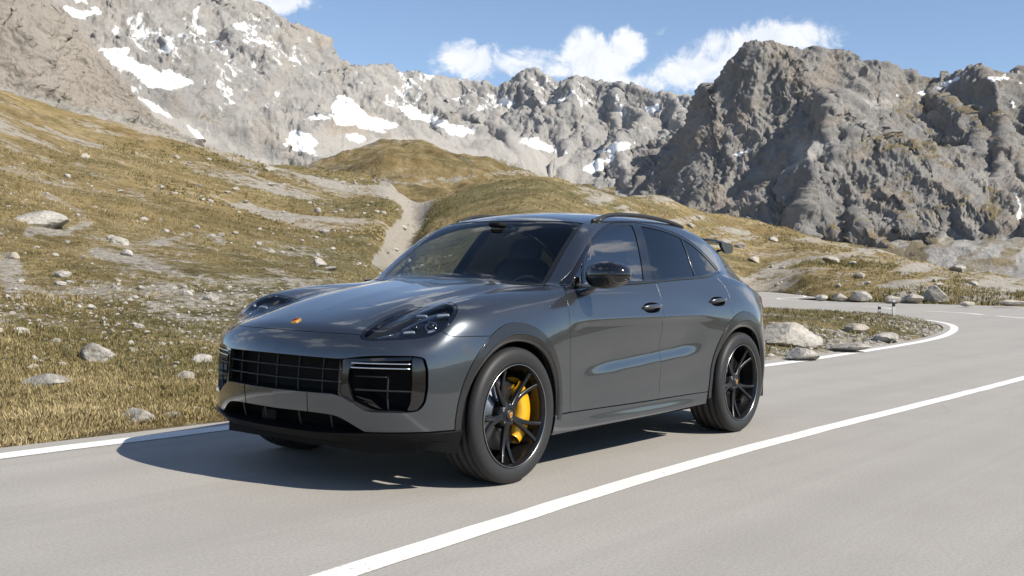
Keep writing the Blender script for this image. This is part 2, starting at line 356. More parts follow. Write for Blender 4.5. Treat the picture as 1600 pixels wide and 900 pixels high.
# left massif
sky2=lerp1([(-700,-330),(-300,-260),(0,-190),(150,-120),(300,-50),(380,0),(420,18),(470,44),(500,66),(540,101),(580,103),(620,106),(650,113),(690,121),(725,130),(742,137),(760,128),(780,114),(805,109),(830,121),(852,132),(868,124),(882,119),(905,122),(925,132),(950,129),(985,141),(1010,146),(1060,154),(1100,170),(1160,200),(1300,230)])
foot2=smooth1([(-700,300),(0,250),(200,262),(330,285),(450,300),(520,290),(600,250),(650,245),(720,255),(800,300),(900,310),(1000,330),(1100,350),(1300,380)])
snow2=[[(146,80),(165,76),(198,73),(190,88),(210,100),(238,108),(262,112),(300,131),(282,136),(262,141),(245,141),(228,138),(214,128),(206,118),(188,112),(170,104)],
 [(205,152),(222,158),(242,168),(262,184),(246,180),(228,170)],[(282,192),(300,203),(322,222),(312,222),(292,206)],
 [(518,150),(532,148),(545,158),(556,172),(575,182),(600,190),(622,196),(600,202),(585,199),(600,208),(575,206),(548,196),(524,198),(505,188),(470,186),(488,180),(508,178)],
 [(424,222),(445,208),(466,203),(480,210),(490,224),(484,232),(500,246),(478,240),(452,236)],
 [(612,166),(640,164),(655,176),(672,180),(690,186),(694,194),(720,200),(734,205),(718,214),(700,210),(680,198),(650,190),(628,182)],
 [(530,210),(552,206),(566,218),(560,224),(540,220)],[(296,20),(304,5),(300,40),(308,60),(304,66)],[(86,8),(110,18),(140,12),(150,22),(120,30),(98,30)],
 [(250,80),(258,60),(262,72),(256,88)],[(310,70),(340,62),(326,76)],[(355,40),(372,34),(380,44),(366,50)],
 [(905,265),(925,250),(960,243),(945,258),(920,272)],[(770,160),(785,150),(800,160),(790,168)],[(800,220),(830,214),(860,232),(880,238),(860,240),(830,232)],
 [(930,238),(965,222),(985,225),(955,240)],[(1030,296),(1050,270),(1068,250),(1072,256),(1052,284)],[(1062,284),(1078,276),(1092,286),(1076,296)],[(1085,300),(1102,290),(1110,296),(1094,308)],
 [(1000,170),(1022,162),(1026,170),(1008,178)],[(860,160),(885,150),(880,160)],[(690,160),(720,150),(716,158)]]
scree2=[[(200,150),(240,158),(300,185),(350,215),(420,238),(440,262),(360,262),(290,232),(235,200)],[(700,205),(760,212),(820,216),(880,240),(925,262),(925,295),(860,290),(800,280),(760,262),(700,235)],[(480,200),(560,212),(640,205),(720,222),(740,250),(640,240),(560,236),(520,255),(480,250)]]
_cache={}
def attr2(n,px,py):
    if n=='snow':
        a=1.3*mask_poly(px,py,snow2,5)
        spr=.30*sstep((fbm(px*.05+2,py*.02+7,o=4)-.05)/.5)*sstep((260-py)/60)
        gul=.52*sstep((fbm(px*.016+1,py*.020+3,o=3)+.05)/.4)*sstep((215-py)/60)*sstep((px-40)/60)
        return np.maximum(np.maximum(a,spr),gul)
    if n in('scree','calm'): return mask_poly(px,py,scree2,10) if n=='scree' else np.maximum(mask_poly(px,py,scree2,14),mask_poly(px,py,snow2,6)*.9)
    if n=='grass': return .65*mask_poly(px,py,[[(430,262),(520,256),(600,225),(780,250),(860,300),(500,300)],[(280,180),(340,160),(360,200),(420,240),(400,250),(330,225)]],8)+.35*sstep((py-230)/50)
    if n=='warm': return np.clip(1.0*sstep((fbm(px*.015,py*.02+4,o=3)-.1)/.5)*sstep((px-330)/200)*sstep((820-px)/60)+.25*sstep((240-px)/80),0,1)
cot2=lambda PX,PY,v: 1.0+.55*mask_poly(PX,PY,scree2,20)+.35*np.sin(PX*.011)*.5-.1*v
px2=np.arange(-420,1190,1.7)
ridg2=[([(330,-40),(345,60),(330,130),(345,240)],150,70,110,-200,250),([(300,130),(330,150),(370,200),(380,240)],120,60,70,120,250),([(470,44),(455,110),(470,180),(440,230)],140,80,90,30,240),([(545,100),(590,130),(640,170),(650,200)],70,50,40,90,210),
 ([(622,106),(640,140),(650,180)],90,40,40,100,200),([(690,120),(715,160),(740,210)],110,45,55,115,225),([(780,114),(775,150),(750,200),(745,240)],90,40,45,110,230),([(805,109),(830,140),(850,200)],90,45,40,110,230),([(885,119),(870,170),(900,230),(930,280)],140,60,50,120,300),([(955,130),(960,190),(985,240),(1000,290)],150,70,55,130,310),([(1010,146),(1030,200),(1040,260)],80,40,30,150,300)]
rs2=smooth1([(-700,1700),(-200,1800),(200,1950),(400,2050),(540,2250),(700,2550),(900,2500),(1060,2350),(1300,2300)],30)
rf2=smooth1([(-700,1250),(200,1400),(450,1600),(600,2000),(760,2150),(900,2000),(1060,1850),(1300,1800)],30)
rg=np.random.default_rng(12)
S2=[(p,float(sky2(p)),float(rs2(p))) for p in (-440,-300,-150,0,100,200,300,380,420,470,500,540,580,620,650,690,725,742,760,780,805,830,852,868,882,905,925,950,985,1010,1060,1100,1160,1210)]
ridg2=[(S2,.95,.85,50)]
starts=[(-380,1),(-250,1),(-120,1),(20,1),(110,1),(190,1),(255,1),(330,1),(400,1),(470,1),(545,.8),(622,.7),(690,.8),(780,.9),(805,.8),(882,1),(950,1),(1010,.9),(1060,.8)]
for p,ln in starts:
    y0=float(sky2(p)); y1=y0+(float(foot2(p))-12-y0)*ln; r0=float(rs2(p)); n_=6; L=[]; x=float(p); end=r0+(float(rf2(p))+40-r0)*ln
    dr=rg.normal()*6+(12 if 540<p<800 else 4)
    for q in range(n_):
        t=q/(n_-1); L.append((x,y0+(y1-y0)*t**rg.uniform(.9,1.15),r0+(end-r0)*t)); x+=dr+rg.normal()*9
    c_=rg.uniform(.72,.95); ridg2.append((L,c_*1.25,c_,rg.uniform(30,70)))
    m=L[2]; c_*=1.05                                             # a side spur
    sd=rg.choice([-1,1]); ridg2.append(([m,(m[0]+sd*18,m[1]+28,m[2]-60),(m[0]+sd*30,m[1]+62,m[2]-130)],c_*1.2,c_,40))
base2=lambda PX,r: 1.2+rf2(PX)*kz(PX,foot2(PX))-25+(r-rf2(PX))*.40
tent_mountain('mountain',np.arange(-400,1150,1.8),ridg2,base2,880,2700,280,1.7,attr2,14.,nf=760,an=.34,gain=.76,warp=26.)
# right peak
sky3=lerp1([(985,235),(1010,205),(1035,175),(1058,152),(1075,140),(1095,134),(1112,138),(1126,136),(1134,122),(1146,112),(1160,99),(1176,88),(1190,74),(1205,66),(1220,62),(1238,62),(1258,70),(1278,76),(1300,80),(1330,90),(1362,98),(1400,111),(1420,120),(1440,126),(1458,122),(1480,114),(1503,111),(1520,116),(1536,121),(1552,115),(1570,112),(1600,117),(1700,135),(1850,120),(2100,150)])
foot3=smooth1([(960,330),(1100,345),(1200,370),(1300,395),(1400,418),(1500,440),(1600,455),(2100,480)])
snow3=[[(1422,146),(1438,138),(1456,132),(1440,142),(1432,152)],[(1446,140),(1470,130),(1494,118),(1500,120),(1478,134),(1458,144)],[(1376,144),(1396,148),(1392,154)],[(1530,120),(1556,118),(1560,126),(1540,130)],[(1568,126),(1590,130),(1584,136)],[(1578,300),(1584,302),(1590,345),(1586,345)],[(1140,242),(1172,230),(1180,232),(1150,246)],[(1560,160),(1575,158),(1572,170)],[(1586,150),(1600,146),(1600,160)],[(1408,120),(1420,124),(1412,128)]]
grass3=[[(1305,245),(1345,212),(1390,206),(1440,222),(1465,250),(1440,262),(1380,240)],[(1370,165),(1420,158),(1480,175),(1470,190),(1400,185)],[(1270,360),(1330,330),(1400,385),(1420,410),(1300,400)],[(1420,370),(1450,400),(1440,430),(1400,425)],[(1530,280),(1560,300),(1550,360),(1530,330)],[(1480,160),(1600,170),(1600,190),(1500,190)]]
scree3=[[(1330,150),(1380,150),(1410,165),(1340,172)],[(1240,218),(1300,220),(1280,240),(1230,270)],[(1455,375),(1475,365),(1490,380),(1520,375),(1550,385),(1590,348),(1640,390),(1650,460),(1470,440),(1430,425)]]
def attr3(n,px,py):
    if n=='snow': return np.maximum(mask_poly(px,py,snow3,3),.25*sstep((fbm(px*.05+8,py*.03+1,o=4)-.15)/.4)*sstep((170-py)/40)*sstep((px-1380)/60))
    if n=='scree': return mask_poly(px,py,scree3,8)
    if n=='calm': return np.maximum(mask_poly(px,py,scree3,10),.6*mask_poly(px,py,grass3,10))
    if n=='grass': return np.maximum(mask_poly(px,py,grass3,8),.55*sstep((px-1300)/60)*sstep((fbm(px*.02,py*.03+2,o=3)+.2)/.5))
    if n=='warm': return np.clip(.8*sstep((fbm(px*.02+5,py*.02,o=3)-.05)/.5),0,1)
px3=np.arange(985,1960,1.45)
S3=[(960,260,1950),(985,235,1950),(1010,205,1900),(1035,175,1880),(1058,152,1850),(1075,140,1820),(1095,134,1780),(1112,139,1680),(1126,137,1590),(1134,122,1570),(1146,112,1550),(1160,99,1540),(1176,88,1525),(1190,74,1515),(1205,66,1505),(1222,61,1500),(1240,62,1500),(1258,70,1515),(1300,80,1560),(1330,90,1590),(1362,98,1620),(1400,111,1650),(1420,120,1670),(1440,126,1680),(1458,122,1670),(1480,114,1660),(1503,110,1650),(1520,116,1680),(1536,121,1700),(1552,115,1730),(1570,111,1750),(1600,117,1750),(1700,135,1720),(1850,120,1700),(2100,150,1700)]
ridg3=[(S3,1.25,1.0,60),
 ([(1240,62,1500),(1251,100,1470),(1257,132,1445),(1247,168,1405),(1239,203,1370),(1227,238,1340),(1238,278,1300),(1226,340,1240)],1.5,.72,120),
 ([(1126,137,1590),(1118,200,1520),(1102,260,1450),(1088,330,1380)],1.4,.95,60),
 ([(1095,134,1780),(1075,200,1700),(1060,270,1600)],1.2,.9,60),
 ([(1300,80,1560),(1293,140,1490),(1303,185,1440),(1298,240,1385),(1290,290,1335)],1.3,.8,50),
 ([(1340,92,1600),(1350,140,1540),(1345,180,1490)],1.0,.75,40),
 ([(1372,100,1625),(1380,160,1530),(1387,206,1420),(1428,224,1375),(1457,262,1340),(1468,310,1295),(1473,352,1262)],1.25,1.35,80),
 ([(1387,206,1420),(1336,236,1380),(1312,285,1325),(1332,325,1275),(1372,362,1225),(1412,398,1180)],1.35,.95,60),
 ([(1405,215,1395),(1410,260,1350),(1420,310,1300),(1432,350,1260)],1.2,1.0,40),
 ([(1365,222,1395),(1362,270,1345),(1368,320,1290)],1.2,1.0,40),
 ([(1440,126,1680),(1472,165,1600),(1500,192,1545),(1512,258,1455),(1505,302,1400),(1488,357,1340),(1476,402,1290)],1.2,1.25,60),
 ([(1503,110,1650),(1541,170,1565),(1562,215,1505),(1558,290,1425),(1546,348,1360)],1.35,1.05,60),
 ([(1570,111,1750),(1606,180,1610),(1636,260,1500),(1640,360,1400)],1.35,1.0,60),
 ([(1591,350,1260),(1594,360,1230)],.62,.62,400),([(1470,368,1250),(1474,380,1220)],.62,.62,400),([(1540,384,1250),(1545,392,1220)],.6,.6,400),
 ([(1700,135,1720),(1720,250,1560),(1730,380,1400)],1.3,1.0,60),([(1850,120,1700),(1860,250,1560),(1850,380,1400)],1.3,1.0,60)]
base3=lambda PX,r: 1.2+r*kz(PX,foot3(PX))*0+(r-900)*.16-12
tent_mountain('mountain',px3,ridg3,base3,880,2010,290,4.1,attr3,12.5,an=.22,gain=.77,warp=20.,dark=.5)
# crag on the left, nearer
sky1=lerp1([(-700,-420),(-200,-160),(0,-60),(58,0),(96,30),(128,58),(148,80),(168,108),(190,132),(205,158),(222,178),(238,192),(262,206),(300,224)])
foot1=smooth1([(-700,230),(-100,175),(0,185),(100,210),(200,235),(300,262)])
def attr1(n,px,py):
    if n=='scree': return mask_poly(px,py,[[(-60,120),(40,150),(120,175),(200,190),(270,215),(300,240),(150,230),(0,190)]],8)
    if n=='calm': return .6*attr1('scree',px,py)
    if n=='warm': return .75+0*px
    if n=='grass': return .55*sstep((py-100)/60)*sstep((fbm(px*.04,py*.04,o=3)+.1)/.4)
    return 0*px
px1=np.arange(-520,300,1.7)
mountain('mountain',px1,sky1,foot1,smooth1([(-500,560),(0,600),(300,700)],40),lambda a,b,v: .75+.2*np.sin(a*.02),170,[([(60,0),(40,90),(60,170)],40,70,60,-40,200),([(-60,-60),(-80,60),(-60,170)],60,80,70,-100,200)],7.3,5.,attr1,.30,1.,rs=.45,an=.42,gain=.72)
# ---------------------------------------------------------------- knoll and slopes
def hill(name,px,crest,rc,re,rows,p,amp,mat,attr_fn,seed,beyond=1.5,shape=None,r_pow=1.):
    C=crest(px); Rc=rc(px); Re=re(px); kc=kz(px,C); zc=1.2+Rc*kc
    t=np.linspace(0,1,rows)[:,None]
    r=Re*(Rc*beyond/Re)**t if r_pow==1. else Re+(Rc*beyond-Re)*t**r_pow
    s=(r-Re)/(Rc-Re); PX=np.tile(px,(rows,1))
    up_=zc*np.clip(s,0,1.)**p(px)
    dn=np.maximum(s-1,0); z=np.where(s<=1,up_,zc-(np.sqrt(dn*dn+.02)-.1414)*(Rc-Re)*.35)
    X,Y=[place(PX,r,0*r)[...,i] for i in (0,1)]
    a=amp*np.clip((r-Re)/12,0,1)*(.35+.65*np.clip(r/60,0,2.2))
    d=fbm(X*.035+seed,Y*.035,o=5,gain=.5)*1.3+fbm(X*.15,Y*.15+seed,o=4)*.28+(ridged(X*.06,Y*.06+seed,o=3)-.8)*.35
    z=z+a*d
    f=fbm(X*.7+seed,Y*.7,o=4,gain=.6)*.07*np.clip((r-Re)/2,0,1)
    z=z+f
    if shape is not None: z=z+shape(PX,r,X,Y)
    V=place(PX,r,z); depth=r*np.cos(np.arctan((PX-800)/CAM_F)); PY=row0(PX)-(z-1.2)*CAM_F/depth
    A={n:attr_fn(n,PX,PY,r,X,Y) for n in ('green','stone')}
    o=grid_mesh(name,V,mat,A,flip=True); tag(o,kind='structure'); return o,V
def attr_k(n,px,py,r,X,Y):
    if n=='green': return .55+.45*fbm(X*.01,Y*.01,o=3)
    path=mask_lines(px,py,[([(470,262),(520,272),(600,284),(640,288),(760,272),(830,268)],3.)])
    return np.clip(.28+.5*fbm(X*.02+4,Y*.02,o=4)+.5*path,0,1)
hill('knoll',np.arange(430,960,2.),smooth1([(430,290),(480,264),(520,246),(560,232),(600,222),(640,219),(690,224),(730,236),(790,262),(830,276),(960,300)],8),lambda p:300+0*p,lambda p:165+0*p,130,lambda p:.75+0*p,1.3,MEADOW,attr_k,2.2,1.35)
crestA=smooth1([(-900,-40),(-400,60),(0,131),(100,171),(215,201),(330,233),(420,257),(500,269),(560,277),(610,287),(645,312),(680,311),(740,285),(800,273),(850,270),(900,281),(1000,301),(1100,326),(1200,351),(1300,376),(1400,400),(1500,425),(1600,442),(2000,470),(2300,480)],14)
rcA=smooth1([(-900,90),(0,112),(215,122),(420,136),(560,150),(650,118),(740,130),(850,140),(1000,152),(1200,178),(1400,206),(1600,236),(2300,260)],30)
def reA(px):
    a=az_of(px); rr=(CAM_P[1]+2.12)/np.maximum(-np.sin(a),.05)
    far=smooth1([(700,60),(900,88),(1150,98),(1205,98),(1290,72),(1400,65),(1600,67),(1800,70),(2300,75)],24)(px)
    t=sstep((np.asarray(px,float)-800)/380); return np.minimum(rr,60)*(1-t)+far*t
def shapeA(px,r,X,Y):
    # gully with the gravel path, and the low bank beside the asphalt
    PYc=None
    gx_=np.interp(r,[20,45,70,95,118,150],[600,612,628,648,640,600]); g_=np.exp(-((px-gx_)/26)**2)*np.clip((r-25)/30,0,1)*np.clip((135-r)/20,0,1)
    return -1.6*g_-.10*np.exp(-((r-reA(px)-.5)/.5)**2)
streaks=[([(118,262),(150,275),(200,300),(240,318),(275,330)],8),([(0,225),(40,238),(80,255)],6),([(10,420),(25,450),(20,490),(0,520)],26),([(235,378),(280,372),(318,368),(350,378)],5),([(40,362),(100,358),(140,352)],6),([(300,205),(340,240),(400,270)],9),([(60,300),(130,335)],5),([(420,262),(470,276),(540,290),(600,287)],9),
 ([(150,395),(250,420),(330,440)],10),([(230,470),(290,500),(340,500)],12)]
def attrA(n,px,py,r,X,Y):
    if n=='green':
        return np.clip(.30+.35*sstep((px-150)/400)+.25*sstep((py-420)/150)*sstep((px-120)/150)+.5*fbm(X*.03+8,Y*.03,o=3)-.25*sstep((px-1000)/200)+.2*sstep((px-660)/80)*sstep((900-px)/80),0,1)
    path=mask_lines(px+5*fbm(px*.05,py*.05,o=3),py,[([(600,405),(612,390),(625,368),(640,345),(650,325),(648,311),(628,299),(600,288)],19)])*1.25
    wob=8*fbm(px*.02,py*.03,o=3); st=mask_lines(px+wob,py+wob,streaks)*.50
    scr=.50*sstep((px-880)/60)*sstep((fbm(px*.012+.035*py,py*.05,o=4)+.05)/.5)+.22*sstep((px-1150)/60)
    band=.65*np.exp(-((py-(283+(px-890)*.20))/14)**2)*sstep((px-880)/30)*sstep((1120-px)/160)
    knob=.34*np.exp(-(((px-250)/120)**2+((py-450)/80)**2))
    bank=.02*sstep((py-540)/60)*sstep((360-px)/60)
    base=.10-.16*sstep((32-r)/18)+.46*fbm(X*.06+px*0,Y*.06,o=4)*np.clip(r/40,.4,1)
    pat=.38*sstep((fbm(X*.11+2,Y*.11,o=4)-.08)/.25)*sstep((620-px)/120)
    edge=.75*np.exp(-np.maximum(r-reA(px),0)/.10)
    return np.clip(base+np.maximum.reduce([path,st,scr,band,knob,bank,edge,pat]),0,1.2)
hA,VA=hill('hillside',np.arange(-640,1990,3.),crestA,rcA,reA,330,lambda p:1.45-.30*sstep((np.asarray(p,float)-560)/300),.55,HILL,attrA,5.5,1.25,shapeA)
# ground to the horizon, all round
def ground():
    nr,na=90,160; rr=np.geomspace(.5,9000,nr)[:,None]; aa=np.linspace(0,2*np.pi,na)[None]
    X=CAM_P[0]+rr*np.cos(aa); Y=CAM_P[1]+rr*np.sin(aa)
    rel=np.abs(np.angle(np.exp(1j*(aa-CAM_YAW)))); out=sstep((rel-.62)/.5)
    z=-.06-.25*sstep((rr-12)/20)+out*sstep((rr-60)/900)*(40+60*fbm(X*.0011,Y*.0011,o=5))*np.clip(rr/1500,0,3)*.55
    z=np.where(rr<30,-.06+0*z,z)
    V=np.stack([X,Y,z],2); o=grid_mesh('ground',V,MEADOW,{'green':.5+0*z,'stone':.25+0*z}); tag(o,kind='structure')
ground()

# verge inside the bend
def verge():
    xs=np.arange(-47,6,.16); ys=np.arange(-52,-1.6,.16); X,Y=np.meshgrid(xs,ys)
    C=np.array(VERGE_EDGE); xi=np.interp(X,C[::-1,0],C[::-1,1])
    d=np.full(X.shape,1e9)
    for (x0,y0),(x1,y1) in zip(C[:-1],C[1:]):
        dx,dy=x1-x0,y1-y0; t=np.clip(((X-x0)*dx+(Y-y0)*dy)/(dx*dx+dy*dy),0,1); d=np.minimum(d,np.hypot(X-x0-t*dx,Y-y0-t*dy))
    ins=Y<xi; d=np.where(ins,d,-d)
    h=.02+.16*sstep(d/2.2)+.05*fbm(X*.5,Y*.5,o=4)*sstep(d/1.)+.16*np.maximum(fbm(X*.17+3,Y*.17,o=4),-.3)*sstep(d/2)
    z=np.where(d>0,np.maximum(h,.012),-.12)
    z=np.where(d>0,z*sstep(d/.25+.15),z)
    z=z+(-.2-z)*sstep((X+9.5)/3)
    V=np.stack([X,Y,z],2)
    st=np.clip(.42*np.exp(-np.maximum(d,0)/.8)+.34+.5*fbm(X*.3,Y*.3,o=3),0,1)
    o=grid_mesh('verge',V,HILL,{'green':.75+.3*fbm(X*.2,Y*.2,o=3),'stone':st}); tag(o,kind='structure'); return V
VERGE_EDGE=[(6,-2.13),(4,-2.13),(-4,-2.10),(-9,-1.98),(-14,-2.16),(-19,-2.68),(-23,-3.55),(-26.4,-4.7),(-29.3,-6.35),(-30.9,-8.6),(-31.7,-11),(-32.8,-14),(-35,-22),(-39,-34),(-46,-50)]
VV=verge()

# ---------------------------------------------------------------- car surface
import numpy as np
def _card(xk):
    """second-derivative operator of natural cubic spline on knots xk"""
    n=len(xk); h=np.diff(xk); A=np.eye(n); B=np.zeros((n,n))
    for i in range(1,n-1):
        A[i,i-1]=h[i-1]; A[i,i]=2*(h[i-1]+h[i]); A[i,i+1]=h[i]
        B[i,i-1]=6/h[i-1]; B[i,i]=-6/h[i-1]-6/h[i]; B[i,i+1]=6/h[i]
    return np.linalg.solve(A,B)
class Basis:
    def __init__(s,xk):
        s.x=np.asarray(xk,float); s.M=_card(s.x); s.n=len(xk)
    def w(s,q):
        q=np.clip(np.asarray(q,float),s.x[0],s.x[-1])
        i=np.clip(np.searchsorted(s.x,q,side='right')-1,0,s.n-2)
        h=s.x[i+1]-s.x[i]; b=(q-s.x[i])/h; a=1-b
        W=((a**3-a)*h*h/6)[:,None]*s.M[i]+((b**3-b)*h*h/6)[:,None]*s.M[i+1]
        r=np.arange(len(q)); W[r,i]+=a; W[r,i+1]+=b
        return W
class Spl:
    def __init__(s,xk,yk):
        o=np.argsort(xk); s.b=Basis(np.asarray(xk,float)[o]); s.y=np.asarray(yk,float)[o]
    def __call__(s,q):
        q=np.asarray(q,float); return (s.b.w(q.ravel())@s.y).reshape(q.shape)
class Tens:
    def __init__(s,xk,yk,A):
        o=np.argsort(xk); s.bx=Basis(np.asarray(xk,float)[o]); s.by=Basis(yk); s.A=np.asarray(A,float)[o]
    def __call__(s,x,y):
        return np.sum((s.bx.w(x)@s.A)*s.by.w(y),1)
def smax(a,b,k):
    h=np.maximum(k-np.abs(a-b),0)/k
    return np.maximum(a,b)+h*h*h*k/6
def smin(a,b,k): return -smax(-a,-b,k)
# half width of the lower body: rows = x stations, columns = z knots
ZK=[.12,.20,.27,.32,.37,.42,.47,.53,.60,.70,.80,.88,.95,1.02,1.08,1.14,1.24]
SEC={
 2.30:[.90,.92,.93,.93,.93,.93,.93,.93,.925,.915,.89,.86,.83,.80,.77,.73,.67],
 2.00:[.90,.925,.935,.94,.942,.943,.944,.945,.944,.939,.925,.902,.875,.85,.82,.78,.70],
 1.75:[.91,.94,.955,.962,.966,.968,.970,.972,.974,.974,.965,.945,.92,.89,.855,.82,.74],
 1.45:[.91,.94,.957,.965,.970,.973,.976,.979,.982,.984,.976,.957,.932,.90,.87,.84,.76],
 1.10:[.90,.925,.938,.944,.948,.950,.952,.955,.960,.967,.970,.964,.949,.926,.898,.865,.80],
 0.80:[.89,.918,.930,.929,.930,.932,.934,.937,.941,.949,.957,.957,.949,.932,.908,.873,.81],
 0.45:[.88,.915,.928,.923,.924,.926,.929,.932,.936,.944,.951,.954,.949,.934,.912,.878,.815],
 -0.2:[.88,.913,.928,.921,.922,.924,.927,.931,.936,.944,.950,.954,.950,.936,.915,.882,.82],
 -0.7:[.88,.915,.928,.924,.926,.929,.933,.938,.943,.950,.955,.959,.955,.941,.919,.886,.825],
 -1.05:[.90,.925,.940,.944,.950,.955,.956,.955,.958,.968,.976,.977,.970,.953,.928,.893,.83],
 -1.45:[.91,.94,.957,.967,.974,.979,.983,.986,.990,.994,.995,.991,.979,.957,.926,.885,.815],
 -1.85:[.90,.93,.948,.956,.961,.964,.966,.968,.970,.970,.965,.952,.930,.902,.870,.835,.77],
 -2.15:[.87,.90,.92,.93,.935,.937,.938,.938,.935,.918,.888,.858,.835,.81,.785,.755,.70],
 -2.50:[.82,.85,.87,.88,.885,.886,.886,.885,.88,.86,.83,.80,.775,.755,.73,.70,.65]}
A_=Tens(list(SEC.keys()),ZK,list(SEC.values()))
YK=[0,.20,.38,.48,.56,.66,.76,.86,.98]
TOP={
 2.45:[0.8000,0.7950,0.7750,0.7550,0.7350,0.7000,0.6600,0.6100,0.5500],
 2.32:[0.8680,0.8620,0.8420,0.8220,0.8020,0.7680,0.7250,0.6750,0.6100],
 2.20:[0.9140,0.9100,0.8930,0.8760,0.8560,0.8250,0.7750,0.7100,0.6300],
 2.04:[0.9620,0.9590,0.9475,0.9319,0.9187,0.9069,0.8756,0.8200,0.7400],
 1.91:[0.9950,0.9930,0.9840,0.9680,0.9600,0.9730,0.9780,0.9350,0.8600],
 1.74:[1.0340,1.0320,1.0250,1.0100,1.0040,1.0230,1.0350,0.9950,0.9100],
 1.55:[1.0710,1.0690,1.0620,1.0470,1.0390,1.0550,1.0650,1.0250,0.9400],
 1.30:[1.1110,1.1090,1.1010,1.0850,1.0730,1.0810,1.0870,1.0500,0.9700],
 1.00:[1.1500,1.1470,1.1387,1.1233,1.1097,1.1057,1.1050,1.0850,1.0300],
 0.70:[1.1600,1.1600,1.1500,1.1450,1.1400,1.1350,1.1300,1.1250,1.1100],
 0.10:[1.1600,1.1600,1.1600,1.1600,1.1600,1.1550,1.1500,1.1450,1.1400],
 -0.5:[1.1800,1.1800,1.1800,1.1800,1.1800,1.1750,1.1700,1.1650,1.1600],
 -1.2:[1.2200,1.2200,1.2200,1.2200,1.2200,1.2200,1.2100,1.2000,1.1800],
 -1.6:[1.2200,1.2200,1.2200,1.2200,1.2200,1.2100,1.2000,1.1800,1.1400],
 -1.9:[1.1900,1.1900,1.1800,1.1750,1.1700,1.1600,1.1400,1.1100,1.0500],
 -2.2:[1.1300,1.1300,1.1200,1.1150,1.1100,1.1000,1.0800,1.0500,0.9800],
 -2.5:[1.0600,1.0600,1.0550,1.0500,1.0400,1.0300,1.0100,0.9700,0.9000]}
T_=Tens(list(TOP.keys()),YK,list(TOP.values()))
nose_z=Spl([.10,.20,.28,.36,.45,.55,.65,.73,.80,.86,.92,1.0,1.15],[2.25,2.31,2.345,2.372,2.392,2.400,2.396,2.386,2.362,2.326,2.28,2.20,2.04])
nose_y=Spl([0,.2,.4,.55,.68,.78,.86,.92,.98],[0,.010,.042,.085,.145,.215,.305,.41,.56])
tail_z=Spl([.10,.20,.30,.45,.60,.75,.90,1.0,1.06,1.2],[-2.30,-2.37,-2.41,-2.45,-2.46,-2.44,-2.42,-2.45,-2.43,-2.25])
tail_y=Spl([0,.3,.5,.65,.76,.85,.92,.98],[0,.02,.062,.125,.21,.33,.46,.62])
gb_y=Spl([1.1,.85,.45,.1,-.25,-.7,-1.2,-1.45,-1.8,-2.2],[.868,.872,.878,.878,.876,.866,.818,.775,.69,.60])
gb_z=Spl([1.1,.85,.1,-.25,-1.2,-1.6,-2.2],[1.115,1.12,1.137,1.155,1.203,1.21,1.16])
roof=Spl([.9,.6,.33,0,-.3,-.6,-1.0,-1.4,-1.8,-2.1,-2.3],[1.44,1.525,1.582,1.630,1.652,1.657,1.646,1.580,1.442,1.31,1.21])
ws_x=Spl([1.0,1.12,1.3,1.45,1.58,1.7],[1.20,1.03,.775,.545,.325,.10])
def scallop(x,z):
    u=z-(.636-.06*x); a=np.clip((u+.05)/.09,0,1); a=a*a*(3-2*a)
    S=np.where(u>.04,np.exp(-((u-.04)/.105)**2),a)
    e=np.clip((.90-np.abs(x))/np.where(x>0,.55,.36),0,1); e=e*e*(3-2*e)
    u2=z-(.452-.03*x); S2=np.exp(-(u2/.045)**2)
    return e*(.021*S+.0035*S2)
def crease(x,ay):
    d=ay-(.405+.03*(2.2-x)); k=.006; sp=.5*(d+np.sqrt(d*d+k*k)); t=np.clip((d-.075)/.14,0,1); t=t*t*(3-2*t)
    a=np.clip((x-.98)/.3,0,1); b=np.clip((2.24-x)/.22,0,1)
    return -.115*sp*(1-t)*a*a*(3-2*a)*b*b*(3-2*b)
def f_low(x,y,z):
    ay=np.abs(y)
    s=ay-A_(x,z)+scallop(x,z)
    s=smax(s,x-(nose_z(z)-nose_y(ay)),.16)
    s=smax(s,(tail_z(z)+tail_y(ay))-x,.14)
    s=smax(s,(z-T_(x,ay)-crease(x,ay))*.92,.07)
    return s
def f_gh(x,y,z):
    ay=np.abs(y)
    dz=z-gb_z(x)
    g=gb_y(x)-.40*dz-.30*np.maximum(dz,0)**2
    s=(ay-g)*.9
    c=.13
    r=(z-(roof(x)-c*ay*ay-.06*ay**4))*.95
    s=smax(s,r,.11)
    w=(x-(ws_x(z)-(.345-.2*(z-1.12))*ay*ay))*.56
    s=smax(s,w,.07)
    s=smax(s,.9-z,.05)
    s=smax(s,-2.38-x,.05)
    return s
def F(x,y,z):
    x,y,z=[np.asarray(v,float).ravel() for v in (x,y,z)]
    # blend radius: tight along the door glass, wide at the pillars' feet
    k=.035+.09*np.clip((-x-1.15)/.5,0,1)+.05*np.clip((x-.72)/.2,0,1)
    return smin(f_low(x,y,z),f_gh(x,y,z),k)
def grad(P,h=2e-3):
    g=np.stack([F(*(P+e).T)-F(*(P-e).T) for e in np.eye(3)*h],1)
    return g/np.linalg.norm(g,axis=1,keepdims=True)
